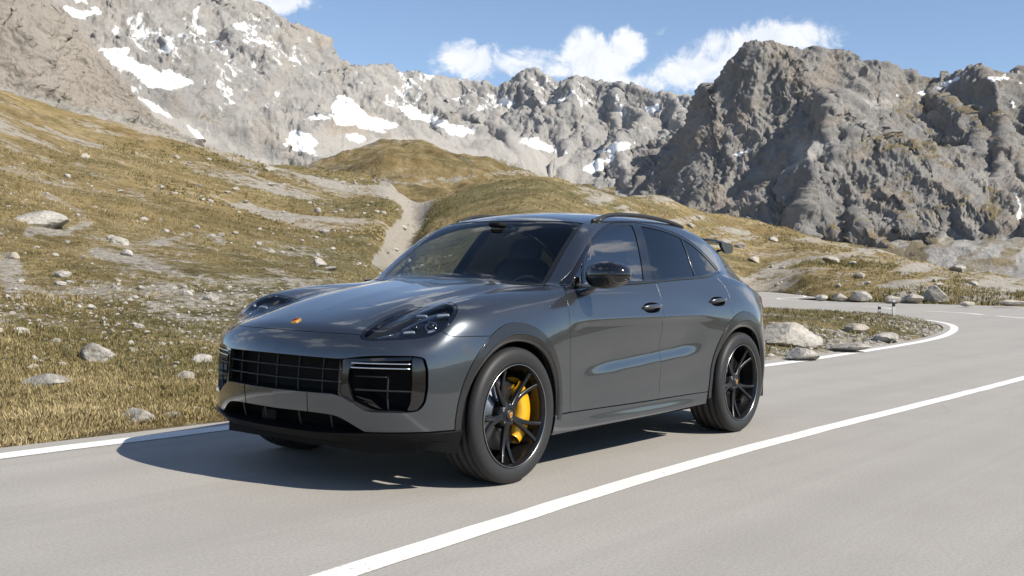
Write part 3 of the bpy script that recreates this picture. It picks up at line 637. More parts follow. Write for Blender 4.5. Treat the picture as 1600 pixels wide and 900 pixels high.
def shoot(O,D,t0,t1,n=48,it=22):
    """first root of F along O+tD from t0 (outside) to t1"""
    N=len(O); ts=np.linspace(t0,t1,n)
    lo=np.full(N,np.nan); hi=np.full(N,np.nan); prev=F(*(O+t0*D).T)
    done=np.zeros(N,bool)
    for a,b in zip(ts[:-1],ts[1:]):
        act=~done
        if not act.any(): break
        cur=np.full(N,1.); cur[act]=F(*(O[act]+b*D[act]).T)
        hit=act&(cur<=0); lo[hit]=a; hi[hit]=b; done|=hit
    ok=done; 
    l=lo[ok].copy(); h=hi[ok].copy(); o=O[ok]; d=D[ok]
    for _ in range(it):
        m=.5*(l+h); v=F(*(o+m[:,None]*d).T)
        ins=v<=0; h=np.where(ins,m,h); l=np.where(ins,l,m)
    t=np.full(N,np.nan); t[ok]=.5*(l+h)
    return O+t[:,None]*D
# ---------------------------------------------------------------- trimmed panels on the car surface
def spline_pts(P,step=.012):
    """cubic curve through points, resampled"""
    P=np.asarray(P,float)
    if len(P)==2: q=P
    else:
        d=np.r_[0,np.cumsum(np.linalg.norm(np.diff(P,axis=0),axis=1))]
        t=np.linspace(0,d[-1],max(4,int(d[-1]/.004)))
        b=Basis(d); q=b.w(t)@P
    d=np.r_[0,np.cumsum(np.linalg.norm(np.diff(q,axis=0),axis=1))]
    n=max(2,int(round(d[-1]/step))+1); t=np.linspace(0,d[-1],n)
    return np.stack([np.interp(t,d,q[:,i]) for i in range(q.shape[1])],1)
class Frame:
    def __init__(s,d,e1,cyl=None,far=3.):
        s.cyl=cyl
        if cyl is None:
            s.d=np.array(d,float); s.d/=np.linalg.norm(s.d)
            s.e1=np.array(e1,float); s.e1-=s.d*(s.e1@s.d); s.e1/=np.linalg.norm(s.e1)
            s.e2=np.cross(s.e1,s.d); s.far=far
    def to2(s,P):
        P=np.asarray(P,float)
        if s.cyl is None: return np.stack([P@s.e1,P@s.e2],1)
        x0,sg=s.cyl
        return np.stack([np.arctan2(P[:,1],sg*(P[:,0]-x0))*1.3,P[:,2]],1)
    def to3(s,U):
        if s.cyl is None:
            O=U[:,:1]*s.e1+U[:,1:]*s.e2-s.d*s.far
            return shoot(O,np.broadcast_to(s.d,O.shape).copy(),0,s.far*2-.2,110,20)
        x0,sg=s.cyl; ph=U[:,0]/1.3
        D=np.stack([-sg*np.cos(ph),-np.sin(ph),0*ph],1)
        O=np.stack([x0+0*ph,0*ph,U[:,1]],1)-D*2.2
        return shoot(O,D,0,2.1,90,20)
SIDE=Frame((0,-1,0),(1,0,0)); TOP=Frame((0,0,-1),(1,0,0)); OBL=Frame((0,-1,-1),(1,0,0)); OBL2=Frame((0,-1,-.6),(1,0,0))
NOSE=Frame(None,None,(1.0,1)); TAIL=Frame(None,None,(-1.0,-1)); LAMP=Frame((-.6,-.45,-.66),(0,1,0)); FRONT=Frame((-1,0,0),(0,1,0),far=4.)
def on_side(L,spl=True):
    q=spline_pts(L) if spl else np.asarray(L,float)
    O=np.stack([q[:,0],0*q[:,0]+1.4,q[:,1]],1); D=np.tile([0,-1.,0],(len(q),1)); return shoot(O,D,0,1.3,90,20)
def on_top(L,spl=True):
    q=spline_pts(L) if spl else np.asarray(L,float)
    O=np.stack([q[:,0],q[:,1],0*q[:,0]+2.0],1); D=np.tile([0,0,-1.],(len(q),1)); return shoot(O,D,0,1.8,110,20)
def on_front(L,spl=True):
    q=spline_pts(L) if spl else np.asarray(L,float)
    O=np.stack([0*q[:,0]+2.8,q[:,0],q[:,1]],1); D=np.tile([-1.,0,0],(len(q),1)); return shoot(O,D,0,2.4,110,20)
def on_rear(L,spl=True):
    q=spline_pts(L) if spl else np.asarray(L,float)
    O=np.stack([0*q[:,0]-2.9,q[:,0],q[:,1]],1); D=np.tile([1.,0,0],(len(q),1)); return shoot(O,D,0,2.4,110,20)
def flipy(P): P=np.array(P); P[:,1]*=-1; return P
def join(*segs):
    out=[segs[0]]
    for s in segs[1:]:
        s=s[1:] if np.linalg.norm(s[0]-out[-1][-1])<.004 else s
        if len(s): out.append(s)
    P=np.concatenate(out)
    if np.linalg.norm(P[0]-P[-1])<.004: P=P[:-1]
    return P
def area2(u): x,y=u.T; return .5*np.sum(x*np.roll(y,-1)-y*np.roll(x,-1))
def inset2(u,d):
    if area2(u)<0: u=u[::-1]
    e=np.roll(u,-1,0)-u; e/=np.maximum(np.linalg.norm(e,axis=1,keepdims=True),1e-9)
    n=np.stack([-e[:,1],e[:,0]],1); m=n+np.roll(n,1,0); l=np.linalg.norm(m,axis=1,keepdims=True)
    m=m/np.maximum(l,1e-6); c=np.maximum(np.sum(m*n,1,keepdims=True),.45)
    return u+m*d/c
def inpoly(p,u):
    x,y=p.T; r=np.zeros(len(p),bool); a=u; b=np.roll(u,-1,0)
    for (x0,y0),(x1,y1) in zip(a,b):
        if y0==y1: continue
        c=((y0>y)!=(y1>y)); r^=c&(x<(x1-x0)*(y-y0)/(y1-y0)+x0)
    return r
def segdist(p,u):
    a=u; ab=np.roll(u,-1,0)-u; L=np.maximum(np.sum(ab*ab,1),1e-12); out=np.full(len(p),1e9)
    for i in range(len(a)):
        t=np.clip(((p-a[i])@ab[i])/L[i],0,1); q=p-a[i]-t[:,None]*ab[i]; out=np.minimum(out,np.sum(q*q,1))
    return np.sqrt(out)
def patch(outer,frame,holes=(),h=.024,gap=.0025,hole_gap=None,off=0.,flange=.014,hole_flange=None,offfn=None,thick=None):
    """-> V, faces, normals of a trimmed patch of the car surface; loops are 3-D curves lying on it"""
    loops=[inset2(frame.to2(outer),gap)]
    for hh in holes: 
        q=frame.to2(hh); loops.append(inset2(q,-(gap if hole_gap is None else hole_gap)))
    o=loops[0]; lo=o.min(0); hi=o.max(0)
    gx=np.arange(lo[0]+h*.5,hi[0],h); gy=np.arange(lo[1]+h*.5,hi[1],h*.866)
    G=np.array([(x+(j%2)*h*.5,y) for j,y in enumerate(gy) for x in gx])
    G=G[inpoly(G,o)]
    for q in loops[1:]: G=G[~inpoly(G,q)]
    for q in loops: G=G[segdist(G,q)>h*.45]
    pts=[];edges=[];ranges=[]
    for q in loops:
        s=len(pts); n=len(q); pts+=list(q); edges+=[(s+i,s+(i+1)%n) for i in range(n)]; ranges.append((s,n))
    nb=len(pts); pts+=list(G)
    res=geometry.delaunay_2d_cdt([Vector(p) for p in pts],edges,[],0,1e-7)
    U=np.array([tuple(v) for v in res[0]]); T=np.array([f for f in res[2] if len(f)==3])
    cen=U[T].mean(1); k=inpoly(cen,loops[0])
    for q in loops[1:]: k&=~inpoly(cen,q)
    T=T[k]
    P=frame.to3(U)
    bad=np.isnan(P[:,0])
    if bad.any():
        T=T[~bad[T].any(1)]; P=np.where(bad[:,None],0,P)
    Nn=grad(P)
    fn=np.cross(P[T[:,1]]-P[T[:,0]],P[T[:,2]]-P[T[:,0]])
    fl=np.sum(fn*Nn[T[:,0]],1)<0; T[fl]=T[fl][:,::-1]
    o_=off if offfn is None else offfn(P)[:,None]
    P=P+Nn*o_
    # boundary edges -> flange
    E={}
    for a,b,c in T:
        for e in ((a,b),(b,c),(c,a)): E[e]=E.get(e,0)+1
    be=[e for e in E if (e[1],e[0]) not in E]
    V=[P];NN=[Nn];FF=[T]
    if flange>0 and be:
        be=np.array(be); ids=np.unique(be); mp={v:i for i,v in enumerate(ids)}
        base=len(P); m=len(ids)
        # outward in-plane direction
        od=np.zeros((m,3))
        for a,b in be:
            t=P[b]-P[a]; t/=max(np.linalg.norm(t),1e-9); x=np.cross(t,Nn[a]); od[mp[a]]+=x; od[mp[b]]+=x
        od/=np.maximum(np.linalg.norm(od,axis=1,keepdims=True),1e-9)
        fd=np.full(m,flange)
        if hole_flange is not None:
            for li,q in enumerate(loops[1:]):
                hf=hole_flange if np.isscalar(hole_flange) else hole_flange[li]
                dd=segdist(U[ids],q); fd[dd<1e-4]=hf
        n1=Nn[ids]+od; n1/=np.linalg.norm(n1,axis=1,keepdims=True)
        r=.0015
        # rolled edge, then the flange going in
        A=P[ids]+od*r*.8-Nn[ids]*r*.6; B=A-Nn[ids]*fd[:,None]
        V+= [A,A,B]; NN+=[n1,od,od]
        i0=base; i1=base+m; i2=base+2*m
        q=[];
        for a,b in be:
            ja,jb=mp[a],mp[b]
            q+=[(b,a,i0+ja),(b,i0+ja,i0+jb),(i1+jb,i1+ja,i2+ja),(i1+jb,i2+ja,i2+jb)]
        FF.append(np.array(q))
    V=np.concatenate(V);NN=np.concatenate(NN);FF=np.concatenate(FF)
    return V,FF,NN
def put(name,pt,mat,parent,mirror=False):
    V,Fc,Nn=pt
    if mirror:
        V=V*[1,-1,1]; Nn=Nn*[1,-1,1]; Fc=Fc[:,::-1]
    return mesh_np(name,V,Fc,mat,parent,True,Nn)
# ---------------------------------------------------------------- road
def asphalt():
    m,t,b=new_mat('pale_asphalt'); g=N(t); tc=g.n('ShaderNodeNewGeometry').outputs['Position']
    n0=g.noise(g.mapping(tc,(.06,.7,1)),1.,5,.6); n1=g.noise(tc,1.3,6,.6); n2=g.noise(tc,60,4,.7); n3=g.noise(tc,230,3,.7)
    col=g.ramp(n0,[(.3,(.285,.270,.249)),(.7,(.350,.333,.308))])
    col=g.mix(g.math('MULTIPLY',g.maprange(n1,.35,.7),.35),col,(.40,.382,.355))
    col=g.mix(g.math('MULTIPLY',g.maprange(n2,.40,.65),.46),col,(.175,.167,.156))
    col=g.mix(g.math('MULTIPLY',g.maprange(n3,.50,.70),.40),col,(.50,.48,.455))
    # faint worn wheel tracks and long streaks along the lane
    s=g.noise(g.mapping(tc,(.02,2.2,1)),1.,4,.65); col=g.mix(g.math('MULTIPLY',g.maprange(s,.52,.72),.28),col,(.21,.20,.188))
    vo=g.n('ShaderNodeTexVoronoi',feature='DISTANCE_TO_EDGE'); wp=g.n('ShaderNodeVectorMath',operation='ADD'); nz_=g.n('ShaderNodeTexNoise'); g.l(tc,nz_.inputs['Vector']); nz_.inputs['Scale'].default_value=1.4; nz_.inputs['Detail'].default_value=5
    g.l(tc,wp.inputs[0]); g.l(nz_.outputs['Color'],wp.inputs[1]); g.l(g.mapping(wp.outputs[0],(.22,.55,1)),vo.inputs['Vector']); vo.inputs['Scale'].default_value=1.
    ck=g.math('MULTIPLY',g.maprange(vo.outputs['Distance'],.010,.002),g.maprange(g.noise(tc,.16,3,.5),.50,.62)); col=g.mix(g.math('MULTIPLY',ck,.12),col,(.07,.068,.064))
    sx=g.n('ShaderNodeSeparateXYZ'); g.l(tc,sx.inputs[0]); tk=None
    for yc in (-1.0,.62,2.55,4.1):
        w_=g.maprange(g.math('ABSOLUTE',g.math('SUBTRACT',sx.outputs[1],yc)),.34,.02,0.,1.,True); tk=w_ if tk is None else g.math('MAXIMUM',tk,w_)
    tk=g.math('MULTIPLY',g.math('MULTIPLY',tk,g.maprange(n0,.25,.65)),g.maprange(sx.outputs[0],-16.,-9.)); col=g.mix(g.math('MULTIPLY',tk,.26),col,(.20,.19,.178))
    st=g.noise(g.mapping(tc,(.35,.8,1)),1.,5,.6); col=g.mix(g.math('MULTIPLY',g.maprange(st,.60,.74),.22),col,(.17,.163,.152))
    g.l(col,b.inputs['Base Color']); b.inputs['Roughness'].default_value=.82; b.inputs['Specular IOR Level'].default_value=.3
    g.l(g.bump(g.math('ADD',n2,g.math('MULTIPLY',n3,.6)),.35,.006),b.inputs['Normal'])
    return m
def linepaint():
    m,t,b=new_mat('road_marking_paint'); g=N(t); tc=g.n('ShaderNodeNewGeometry').outputs['Position']
    n=g.noise(tc,45,5,.75); n1=g.noise(tc,2.5,4,.6)
    col=g.mix(g.maprange(n1,.3,.7),(.66,.65,.62),(.80,.79,.77)); col=g.mix(g.math('MULTIPLY',g.maprange(g.math('ADD',n,g.math('MULTIPLY',n1,.35)),.70,.84),.75),col,(.30,.285,.265))
    g.l(col,b.inputs['Base Color']); b.inputs['Roughness'].default_value=.7; g.l(g.bump(n,.25,.004),b.inputs['Normal'])
    return m
ASPH=asphalt(); PAINTW=linepaint()
inner=spline_pts([(40,-2.13),(20,-2.13),(4,-2.13),(-4,-2.10),(-9,-1.98),(-14,-2.16),(-19,-2.68),(-23,-3.55),(-26.4,-4.7),(-29.3,-6.35),(-30.9,-8.6),(-31.7,-11),(-32.8,-14),(-35,-22),(-39,-34),(-46,-50)],.5)
outer=np.array([(40,5.6),(-12,5.6),(-25,5.3),(-36,3.8),(-46,.2),(-53,-4.5),(-57,-9),(-55.6,-11.5),(-54.6,-14.6),(-53.6,-17.8),(-54.6,-20.2),(-62,-22),(-76,-27),(-82,-34),(-80,-42),(-78,-60)])
outer=spline_pts(outer,.7)
def strip_between(A,B,n,z=0.):
    tA=np.linspace(0,1,n); f=lambda C: np.stack([np.interp(tA,np.linspace(0,1,len(C)),C[:,i]) for i in (0,1)],1)
    return f(A),f(B)
poly=np.concatenate([inner,outer[::-1]])
res=geometry.delaunay_2d_cdt([Vector(p) for p in poly],[(i,(i+1)%len(poly)) for i in range(len(poly))],[],1,1e-6)
Vr=np.array([(v[0],v[1],0.) for v in res[0]]); tag(mesh_np('road',Vr,[tuple(f) for f in res[2]],ASPH,None,False),kind='structure')
def ribbon(name,C,w_,z,mat,parent=None):
    C=np.asarray(C,float); T=np.gradient(C,axis=0); T/=np.linalg.norm(T,axis=1,keepdims=True); Nn=np.stack([-T[:,1],T[:,0]],1)
    ww=np.asarray(w_)*np.ones(len(C)); jit=.004*np.array([RNG.normal() for _ in C])
    A=C+Nn*(ww/2+jit)[:,None]; B=C-Nn*(ww/2-jit)[:,None]; n=len(C)
    V=np.concatenate([np.c_[A,np.full(n,z)],np.c_[B,np.full(n,z)]])
    return mesh_np(name,V,[(i,n+i,n+i+1,i+1) for i in range(n-1)],mat,parent,False)
edge=spline_pts([(40,-1.84),(20,-1.84),(3,-1.835),(0,-1.86),(-4,-1.74),(-7.6,-1.60),(-10.25,-1.68),(-14,-1.87),(-16.6,-2.08),(-19.65,-2.53),(-22.7,-3.20),(-26.1,-4.25),(-28.9,-5.75),(-30.2,-7.1),(-31.0,-9.2),(-31.5,-11),(-32.4,-13),(-34.6,-22),(-38.6,-34)],.35)
tag(ribbon('edge_line',edge,.19,.004,PAINTW),'white edge line along the hillside side of the road, curving round the bend','road marking',None,None)
centre=spline_pts([(30,2.9),(14,2.1),(7,1.76),(3.47,1.575),(2.2,1.49),(.8,1.415),(-4,1.41),(-8.7,1.46),(-14,1.46),(-22,1.2),(-30,.2)],.35)
tag(ribbon('centre_line',centre,.145,.004,PAINTW),'solid white centre line running past the near side of the car','road marking')
dash=spline_pts([(-34.6,-3.4),(-35.5,-4.3),(-37.6,-6.16),(-39.3,-7.4),(-40.6,-10.1),(-42.9,-11.9),(-44.0,-16)],.3)
dd_=np.r_[0,np.cumsum(np.linalg.norm(np.diff(dash,axis=0),axis=1))]
for i,(a,b_) in enumerate(((0,3.0),(4.2,8.0),(10.2,13.4))):
    t=np.linspace(a,b_,12); C=np.stack([np.interp(t,dd_,dash[:,k]) for k in (0,1)],1)
    tag(ribbon('lane_dash',C,.30,.004,PAINTW),('nearest white lane dash beyond the bend, at the right edge','middle white lane dash on the road beyond the bend','farthest white lane dash on the road, left of the others')[i],'road marking','dashes on the far road')
tag(ribbon('edge_line',spline_pts([(-55.6,-9.2),(-54.2,-11.5),(-53.2,-14.6),(-52.2,-17.6),(-52.9,-20.4),(-60,-23.2),(-72,-28),(-79,-34)],.4),.2,.004,PAINTW),'faint white edge line on the outer side of the far road','road marking')
# ---------------------------------------------------------------- car materials
def paint_mat():
    m,t,b=new_mat('grey_metallic_paint'); g=N(t)
    tc=g.n('ShaderNodeTexCoord')
    fl=g.n('ShaderNodeTexVoronoi'); fl.inputs['Scale'].default_value=900; g.l(tc.outputs['Object'],fl.inputs['Vector'])
    c=g.ramp(fl.outputs['Color'],[(0,(.058,.066,.075)),(1,(.106,.118,.132))])
    g.l(c,b.inputs['Base Color']); b.inputs['Metallic'].default_value=.85; b.inputs['Roughness'].default_value=.27
    b.inputs['Coat Weight'].default_value=1; b.inputs['Coat Roughness'].default_value=.015; b.inputs['Coat IOR'].default_value=1.55
    return m
def glass_mat(name,tint,ior=1.5,rough=0.,gain=1.7):
    m=bpy.data.materials.new(name); m.use_nodes=True; t=m.node_tree; t.nodes.clear(); g=N(t)
    o=g.n('ShaderNodeOutputMaterial'); mx=g.n('ShaderNodeMixShader'); tr=g.n('ShaderNodeBsdfTransparent'); gl=g.n('ShaderNodeBsdfGlossy')
    ge=g.n('ShaderNodeNewGeometry'); dp=g.n('ShaderNodeVectorMath',operation='DOT_PRODUCT'); g.l(ge.outputs['Incoming'],dp.inputs[0]); g.l(ge.outputs['Normal'],dp.inputs[1])
    f0=((ior-1)/(ior+1))**2*gain; ci=g.math('SUBTRACT',1.,g.math('ABSOLUTE',dp.outputs['Value']),None,True)
    fr=g.math('ADD',f0,g.math('MULTIPLY',1-f0,g.math('POWER',ci,5.)),None,True)
    tr.inputs[0].default_value=(*tint,1); gl.inputs['Roughness'].default_value=rough
    g.l(fr,mx.inputs[0]); g.l(tr.outputs[0],mx.inputs[1]); g.l(gl.outputs[0],mx.inputs[2]); g.l(mx.outputs[0],o.inputs[0])
    return m
PAINT=paint_mat()
GLOSS=simple('gloss_black',(.006,.006,.007),.12,0,.6)
SATIN=simple('satin_black_plastic',(.014,.014,.015),.45)
ARCH=simple('arch_dark_grey',(.022,.023,.024),.30,.3,.3)
RECESS=simple('recess_black',(.004,.004,.004),.6,spec=.15)
LIP=simple('splitter_black',(.006,.006,.007),.40,spec=.12)
MATTE=simple('matte_black',(.008,.008,.008),.8,spec=.2)
RUBBER=simple('tyre_rubber',(.020,.020,.021),.55,spec=.35)
ALLOY=simple('black_alloy',(.014,.014,.0155),.30,.6,.3)
BRIGHT=simple('machined_lip',(.33,.335,.34),.30,1.)
STEEL=simple('brake_steel',(.16,.16,.165),.35,1.)
YELLOW=simple('caliper_yellow',(.66,.34,.008),.30,0,.7)
GOLD=simple('crest_gold',(.75,.42,.10),.30,.7)
RED=simple('crest_red',(.35,.02,.02),.35)
CHROME=simple('chrome',(.72,.73,.75),.10,1.)
LEDW=simple('led_element',(.30,.32,.35),.18,.3,1.)
HOUSE=simple('lamp_housing',(.045,.049,.056),.25,.6,.3)
LEATHER=simple('black_leather',(.012,.012,.013),.5)
LINING=simple('cabin_lining',(.016,.016,.017),.85,spec=.15)
BEIGE=simple('reflection_pale',(.55,.53,.50),.7)  # pale tone imitating a reflection on the dash
WSGLASS=glass_mat('windscreen_glass',(.86,.90,.89),1.52,gain=1.5)
SGLASS=glass_mat('side_glass',(.74,.82,.82),1.6,gain=5.0)
PGLASS=glass_mat('privacy_glass',(.07,.08,.085),1.6,gain=2.6)
LENS=glass_mat('lamp_lens',(.88,.91,.94),1.42,gain=1.2)
TAILRED=simple('tail_lamp_red',(.20,.006,.008),.12,0,1.)
# ---------------------------------------------------------------- shape helpers
def lathe(prof,n=72,y0=0.):
    """profile of (radius, y); axis = y"""
    P=np.array(prof,float); a=np.linspace(0,2*np.pi,n,endpoint=False); k=len(P)
    V=np.stack([np.outer(np.cos(a),P[:,0]),np.tile(P[:,1]+y0,(n,1)),np.outer(np.sin(a),P[:,0])],2).reshape(-1,3)
    i=np.arange(n)[:,None]; j=np.arange(k-1)[None]; a0=i*k+j; b0=((i+1)%n)*k+j
    Fq=np.stack([a0,a0+1,b0+1,b0],2).reshape(-1,4)
    return V,Fq
def tube(P,r,n=10,cap=True,flat=None):
    """tube along 3-D points; r scalar/array; flat=(sx,sz) section scaling with z up"""
    P=np.asarray(P,float); m=len(P); r=np.broadcast_to(r,(m,))
    T=np.gradient(P,axis=0); T/=np.linalg.norm(T,axis=1,keepdims=True)
    up_=np.array([0,0,1.]); 
    if abs(T[0]@up_)>.95: up_=np.array([1.,0,0])
    A=np.cross(T,up_); A/=np.linalg.norm(A,axis=1,keepdims=True); B=np.cross(A,T)
    fx,fz=flat or (1,1); a=np.linspace(0,2*np.pi,n,endpoint=False)
    V=(P[:,None]+r[:,None,None]*(np.cos(a)[None,:,None]*A[:,None]*fx+np.sin(a)[None,:,None]*B[:,None]*fz)).reshape(-1,3)
    Fq=[(i*n+j,i*n+(j+1)%n,(i+1)*n+(j+1)%n,(i+1)*n+j) for i in range(m-1) for j in range(n)]
    if cap: Fq+= [tuple(range(n))[::-1],tuple((m-1)*n+j for j in range(n))]
    return V,Fq
def superell(c,s,e1=.6,e2=.6,nu=28,nv=16,rot=None,deform=None):
    u=np.linspace(-np.pi,np.pi,nu,endpoint=False); v=np.linspace(-np.pi/2,np.pi/2,nv)
    f=lambda w,e: np.sign(w)*np.abs(w)**e
    X=np.stack([np.outer(f(np.cos(v),e1),f(np.cos(u),e2)),np.outer(f(np.cos(v),e1),f(np.sin(u),e2)),np.outer(f(np.sin(v),e1),np.ones(nu))],2).reshape(-1,3)
    if deform is not None: X=deform(X)
    X=X*np.array(s)
    if rot is not None: X=X@np.array(rot).T
    X=X+np.array(c)
    Fq=[(i*nu+j,i*nu+(j+1)%nu,(i+1)*nu+(j+1)%nu,(i+1)*nu+j) for i in range(nv-1) for j in range(nu)]
    return X,Fq
def bar(name,mat,parent,P,r,n=10,flat=None):
    V,Fq=tube(P,r,n,True,flat); return mesh_np(name,V,Fq,mat,parent)
def rbox(name,mat,parent,c,s,bev=.01,seg=2,rot=None):
    bm=bmesh.new(); bmesh.ops.create_cube(bm,size=1.)
    bmesh.ops.scale(bm,vec=s,verts=bm.verts)
    bmesh.ops.bevel(bm,geom=bm.edges[:],offset=min(bev,min(s)*.45),segments=seg,profile=.5,affect='EDGES')
    if rot is not None: bmesh.ops.rotate(bm,verts=bm.verts,matrix=rot)
    bmesh.ops.translate(bm,vec=c,verts=bm.verts)
    me=bpy.data.meshes.new(name); bm.to_mesh(me); bm.free(); me.materials.append(mat)
    for p in me.polygons: p.use_smooth=True
    try: me.set_sharp_from_angle(angle=R(50))
    except Exception: pass
    return link(bpy.data.objects.new(name,me),parent)
def both(fn):
    for s in (1,-1): fn(s)
def ell(cx,rx,rz,a0,a1,n=60,cz=.389):
    a=np.radians(np.linspace(a0,a1,n)); return np.stack([cx+rx*np.cos(a),cz+rz*np.sin(a)],1)
# ---------------------------------------------------------------- the car
XF,XR=1.4475,-1.4475
car=empty('car'); tag(car,'dark grey metallic coupe-roofed SUV with black wheels and yellow calipers driving on the road','car')
# shared 3-D edge curves (left side)
c_fd=on_side([(.845,1.108),(.900,1.06),(.918,.985),(.922,.87),(.894,.65),(.870,.5),(.858,.354)])
c_dd=on_side([(-.237,1.152),(-.232,1.09),(-.222,1.02),(-.216,.937),(-.224,.8),(-.240,.62),(-.250,.464),(-.246,.354)])
dlo_top=[(.845,1.108),(.687,1.214),(.516,1.337),(.333,1.440),(.150,1.511),(.007,1.548),(-.154,1.570),(-.322,1.576),(-.41,1.573),(-.661,1.553),(-.895,1.512),(-1.064,1.460),(-1.195,1.399),(-1.316,1.330),(-1.412,1.268)]
dlo_bot=[(-1.412,1.268),(-1.405,1.246),(-1.33,1.226),(-1.22,1.212)]
belt=[(-1.22,1.212),(-1.13,1.203),(-.869,1.184),(-.5,1.168),(-.237,1.152),(.113,1.136),(.541,1.120),(.845,1.108)]
c_dlot=on_side(dlo_top); c_dlob=on_side(dlo_bot); c_belt=on_side(belt)
i_bd=int(np.argmin(np.abs(c_belt[:,0]+.237)))
archF=lambda rx,rz,a0,a1: on_side(ell(XF,rx,rz,a0,a1),False)
archR=lambda rx,rz,a0,a1: on_side(ell(XR,rx,rz,a0,a1),False)
AF=(.486,.527); AR=(.492,.550)
c_dq=on_side([(-1.22,1.212),(-1.262,1.14),(-1.258,1.06),(-1.243,.98)])
aq=math.degrees(math.acos((-1.243-XR)/AR[0])); zq=.389+AR[1]*math.sin(math.radians(aq))
c_dq=on_side([(-1.22,1.212),(-1.262,1.14),(-1.258,1.06),(-1.247,.99),(-1.243,zq)])
c_dq2=archR(*AR,aq,-4)                                    # door edge along the rear arch
zdb=.354; xdb=c_dq2[-1,0]
c_db=on_side([(.858,zdb),(.3,.349),(-.246,.347),(xdb,zdb-.005)])
i_db=int(np.argmin(np.abs(c_db[:,0]+.246)))
lamp_yz=[(.508,.845),(.490,.886),(.472,.934),(.469,.967),(.482,.995),(.530,1.011),(.649,1.019),(.735,1.022),(.798,1.011),(.833,.991),(.855,.957),(.862,.919),(.849,.878),(.815,.850),(.758,.836),(.691,.828),(.593,.820),(.549,.823),(.519,.834)]
_lp=np.array([[2.24,.508,.845],[2.17,.490,.886],[2.05,.472,.934],[1.93,.469,.967],[1.83,.484,.993],[1.765,.535,1.010],[1.765,.649,1.020],[1.785,.735,1.023],[1.80,.798,1.011],[1.83,.833,.991],[1.872,.855,.957],[1.92,.862,.919],[1.98,.849,.878],[2.03,.815,.850],[2.09,.758,.836],[2.16,.691,.828],[2.235,.593,.820],[2.252,.549,.823],[2.25,.519,.834]])
def closed_spl(P,step=.012):
    P=np.asarray(P); k=4; Q=np.concatenate([P[-k:],P,P[:k+1]])
    d=np.r_[0,np.cumsum(np.linalg.norm(np.diff(Q,axis=0),axis=1))]; b=Basis(d)
    n=int((d[k+len(P)]-d[k])/step); t=np.linspace(d[k],d[k+len(P)],n,endpoint=False); return b.w(t)@Q
c_lamp=LAMP.to3(LAMP.to2(closed_spl(_lp)))
def near(P,q): return int(np.argmin(np.linalg.norm(P-np.array(q),axis=1)))
def arc(P,q0,q1):
    """part of closed curve from near q0 forward to near q1"""
    i,j=near(P,q0),near(P,q1)
    return P[i:j+1] if j>=i else np.concatenate([P[i:],P[:j+1]])
L_in=(2.24,.508,.845); L_top=(1.785,.735,1.023); L_fb=(1.98,.849,.878)
lamp_up=arc(c_lamp,L_in,L_top); lamp_out=arc(c_lamp,L_top,L_fb); lamp_lo=arc(c_lamp,L_fb,L_in)
c_hf=on_front([(-.505,.850),(-.3,.8515),(0,.852),(.3,.8515),(.505,.850)])
c_hf=np.concatenate([[lamp_up[0]*[1,-1,1]],c_hf[2:-2],[lamp_up[0]]])
c_hs=on_top([(lamp_up[-1][0],lamp_up[-1][1]),(1.62,.760),(1.4,.752),(1.15,.735),(.97,.725),(.885,.738)])
c_hr=on_top([(.885,.738),(.945,.60),(1.0,.40),(1.035,.2),(1.048,0),(1.035,-.2),(1.0,-.40),(.945,-.60),(.885,-.738)])
fb_a=np.degrees(np.arctan2((.849-.389)/AF[1],.0))
zf=.848; ca=math.asin((zf-.389)/AF[1]); xfb=XF+AF[0]*math.cos(ca)
c_fb=NOSE.to3(NOSE.to2(spline_pts([lamp_out[-1],(1.955,.885,.856),(1.88,.925,.848),tuple(on_side([(xfb,zf)],False)[0])])))
aF0=math.degrees(ca)
c_arF=archF(*AF,aF0,aF0-0.001)
# windscreen outline
ws_b=on_top([(.868,.722),(.925,.585),(.985,.39),(1.018,.2),(1.03,0),(1.018,-.2),(.985,-.39),(.925,-.585),(.868,-.722)])
ws_s=on_top([(.868,.722),(.70,.690),(.52,.655),(.36,.622),(.245,.590)])
ws_t=on_top([(.245,.590),(.30,.40),(.345,.2),(.358,0),(.345,-.2),(.30,-.40),(.245,-.590)])
ws_out=join(ws_b[::-1],ws_s,ws_t,flipy(ws_s)[::-1])
# --- doors
fdoor=join(c_fd,c_db[:i_db+1],c_dd[::-1],c_belt[i_bd:])
rdoor=join(c_dd,c_db[i_db:],c_dq2[::-1],c_dq[::-1],c_belt[:i_bd+1])
def cup(x,z,k=1.):
    u=np.linspace(0,2*np.pi,40,endpoint=False); dx=.112*k*np.sign(np.cos(u))*np.abs(np.cos(u))**.8
    return on_side(np.stack([x+dx,z+.036*k*np.sign(np.sin(u))*np.abs(np.sin(u))**.8-dx*.02],1),False)
HF=(-.075,.982); HR=(-1.05,1.018)
p_fd=patch(fdoor,SIDE,holes=[cup(*HF)],hole_gap=0,hole_flange=.01); p_rd=patch(rdoor,SIDE,holes=[cup(*HR)],hole_gap=0,hole_flange=.01)
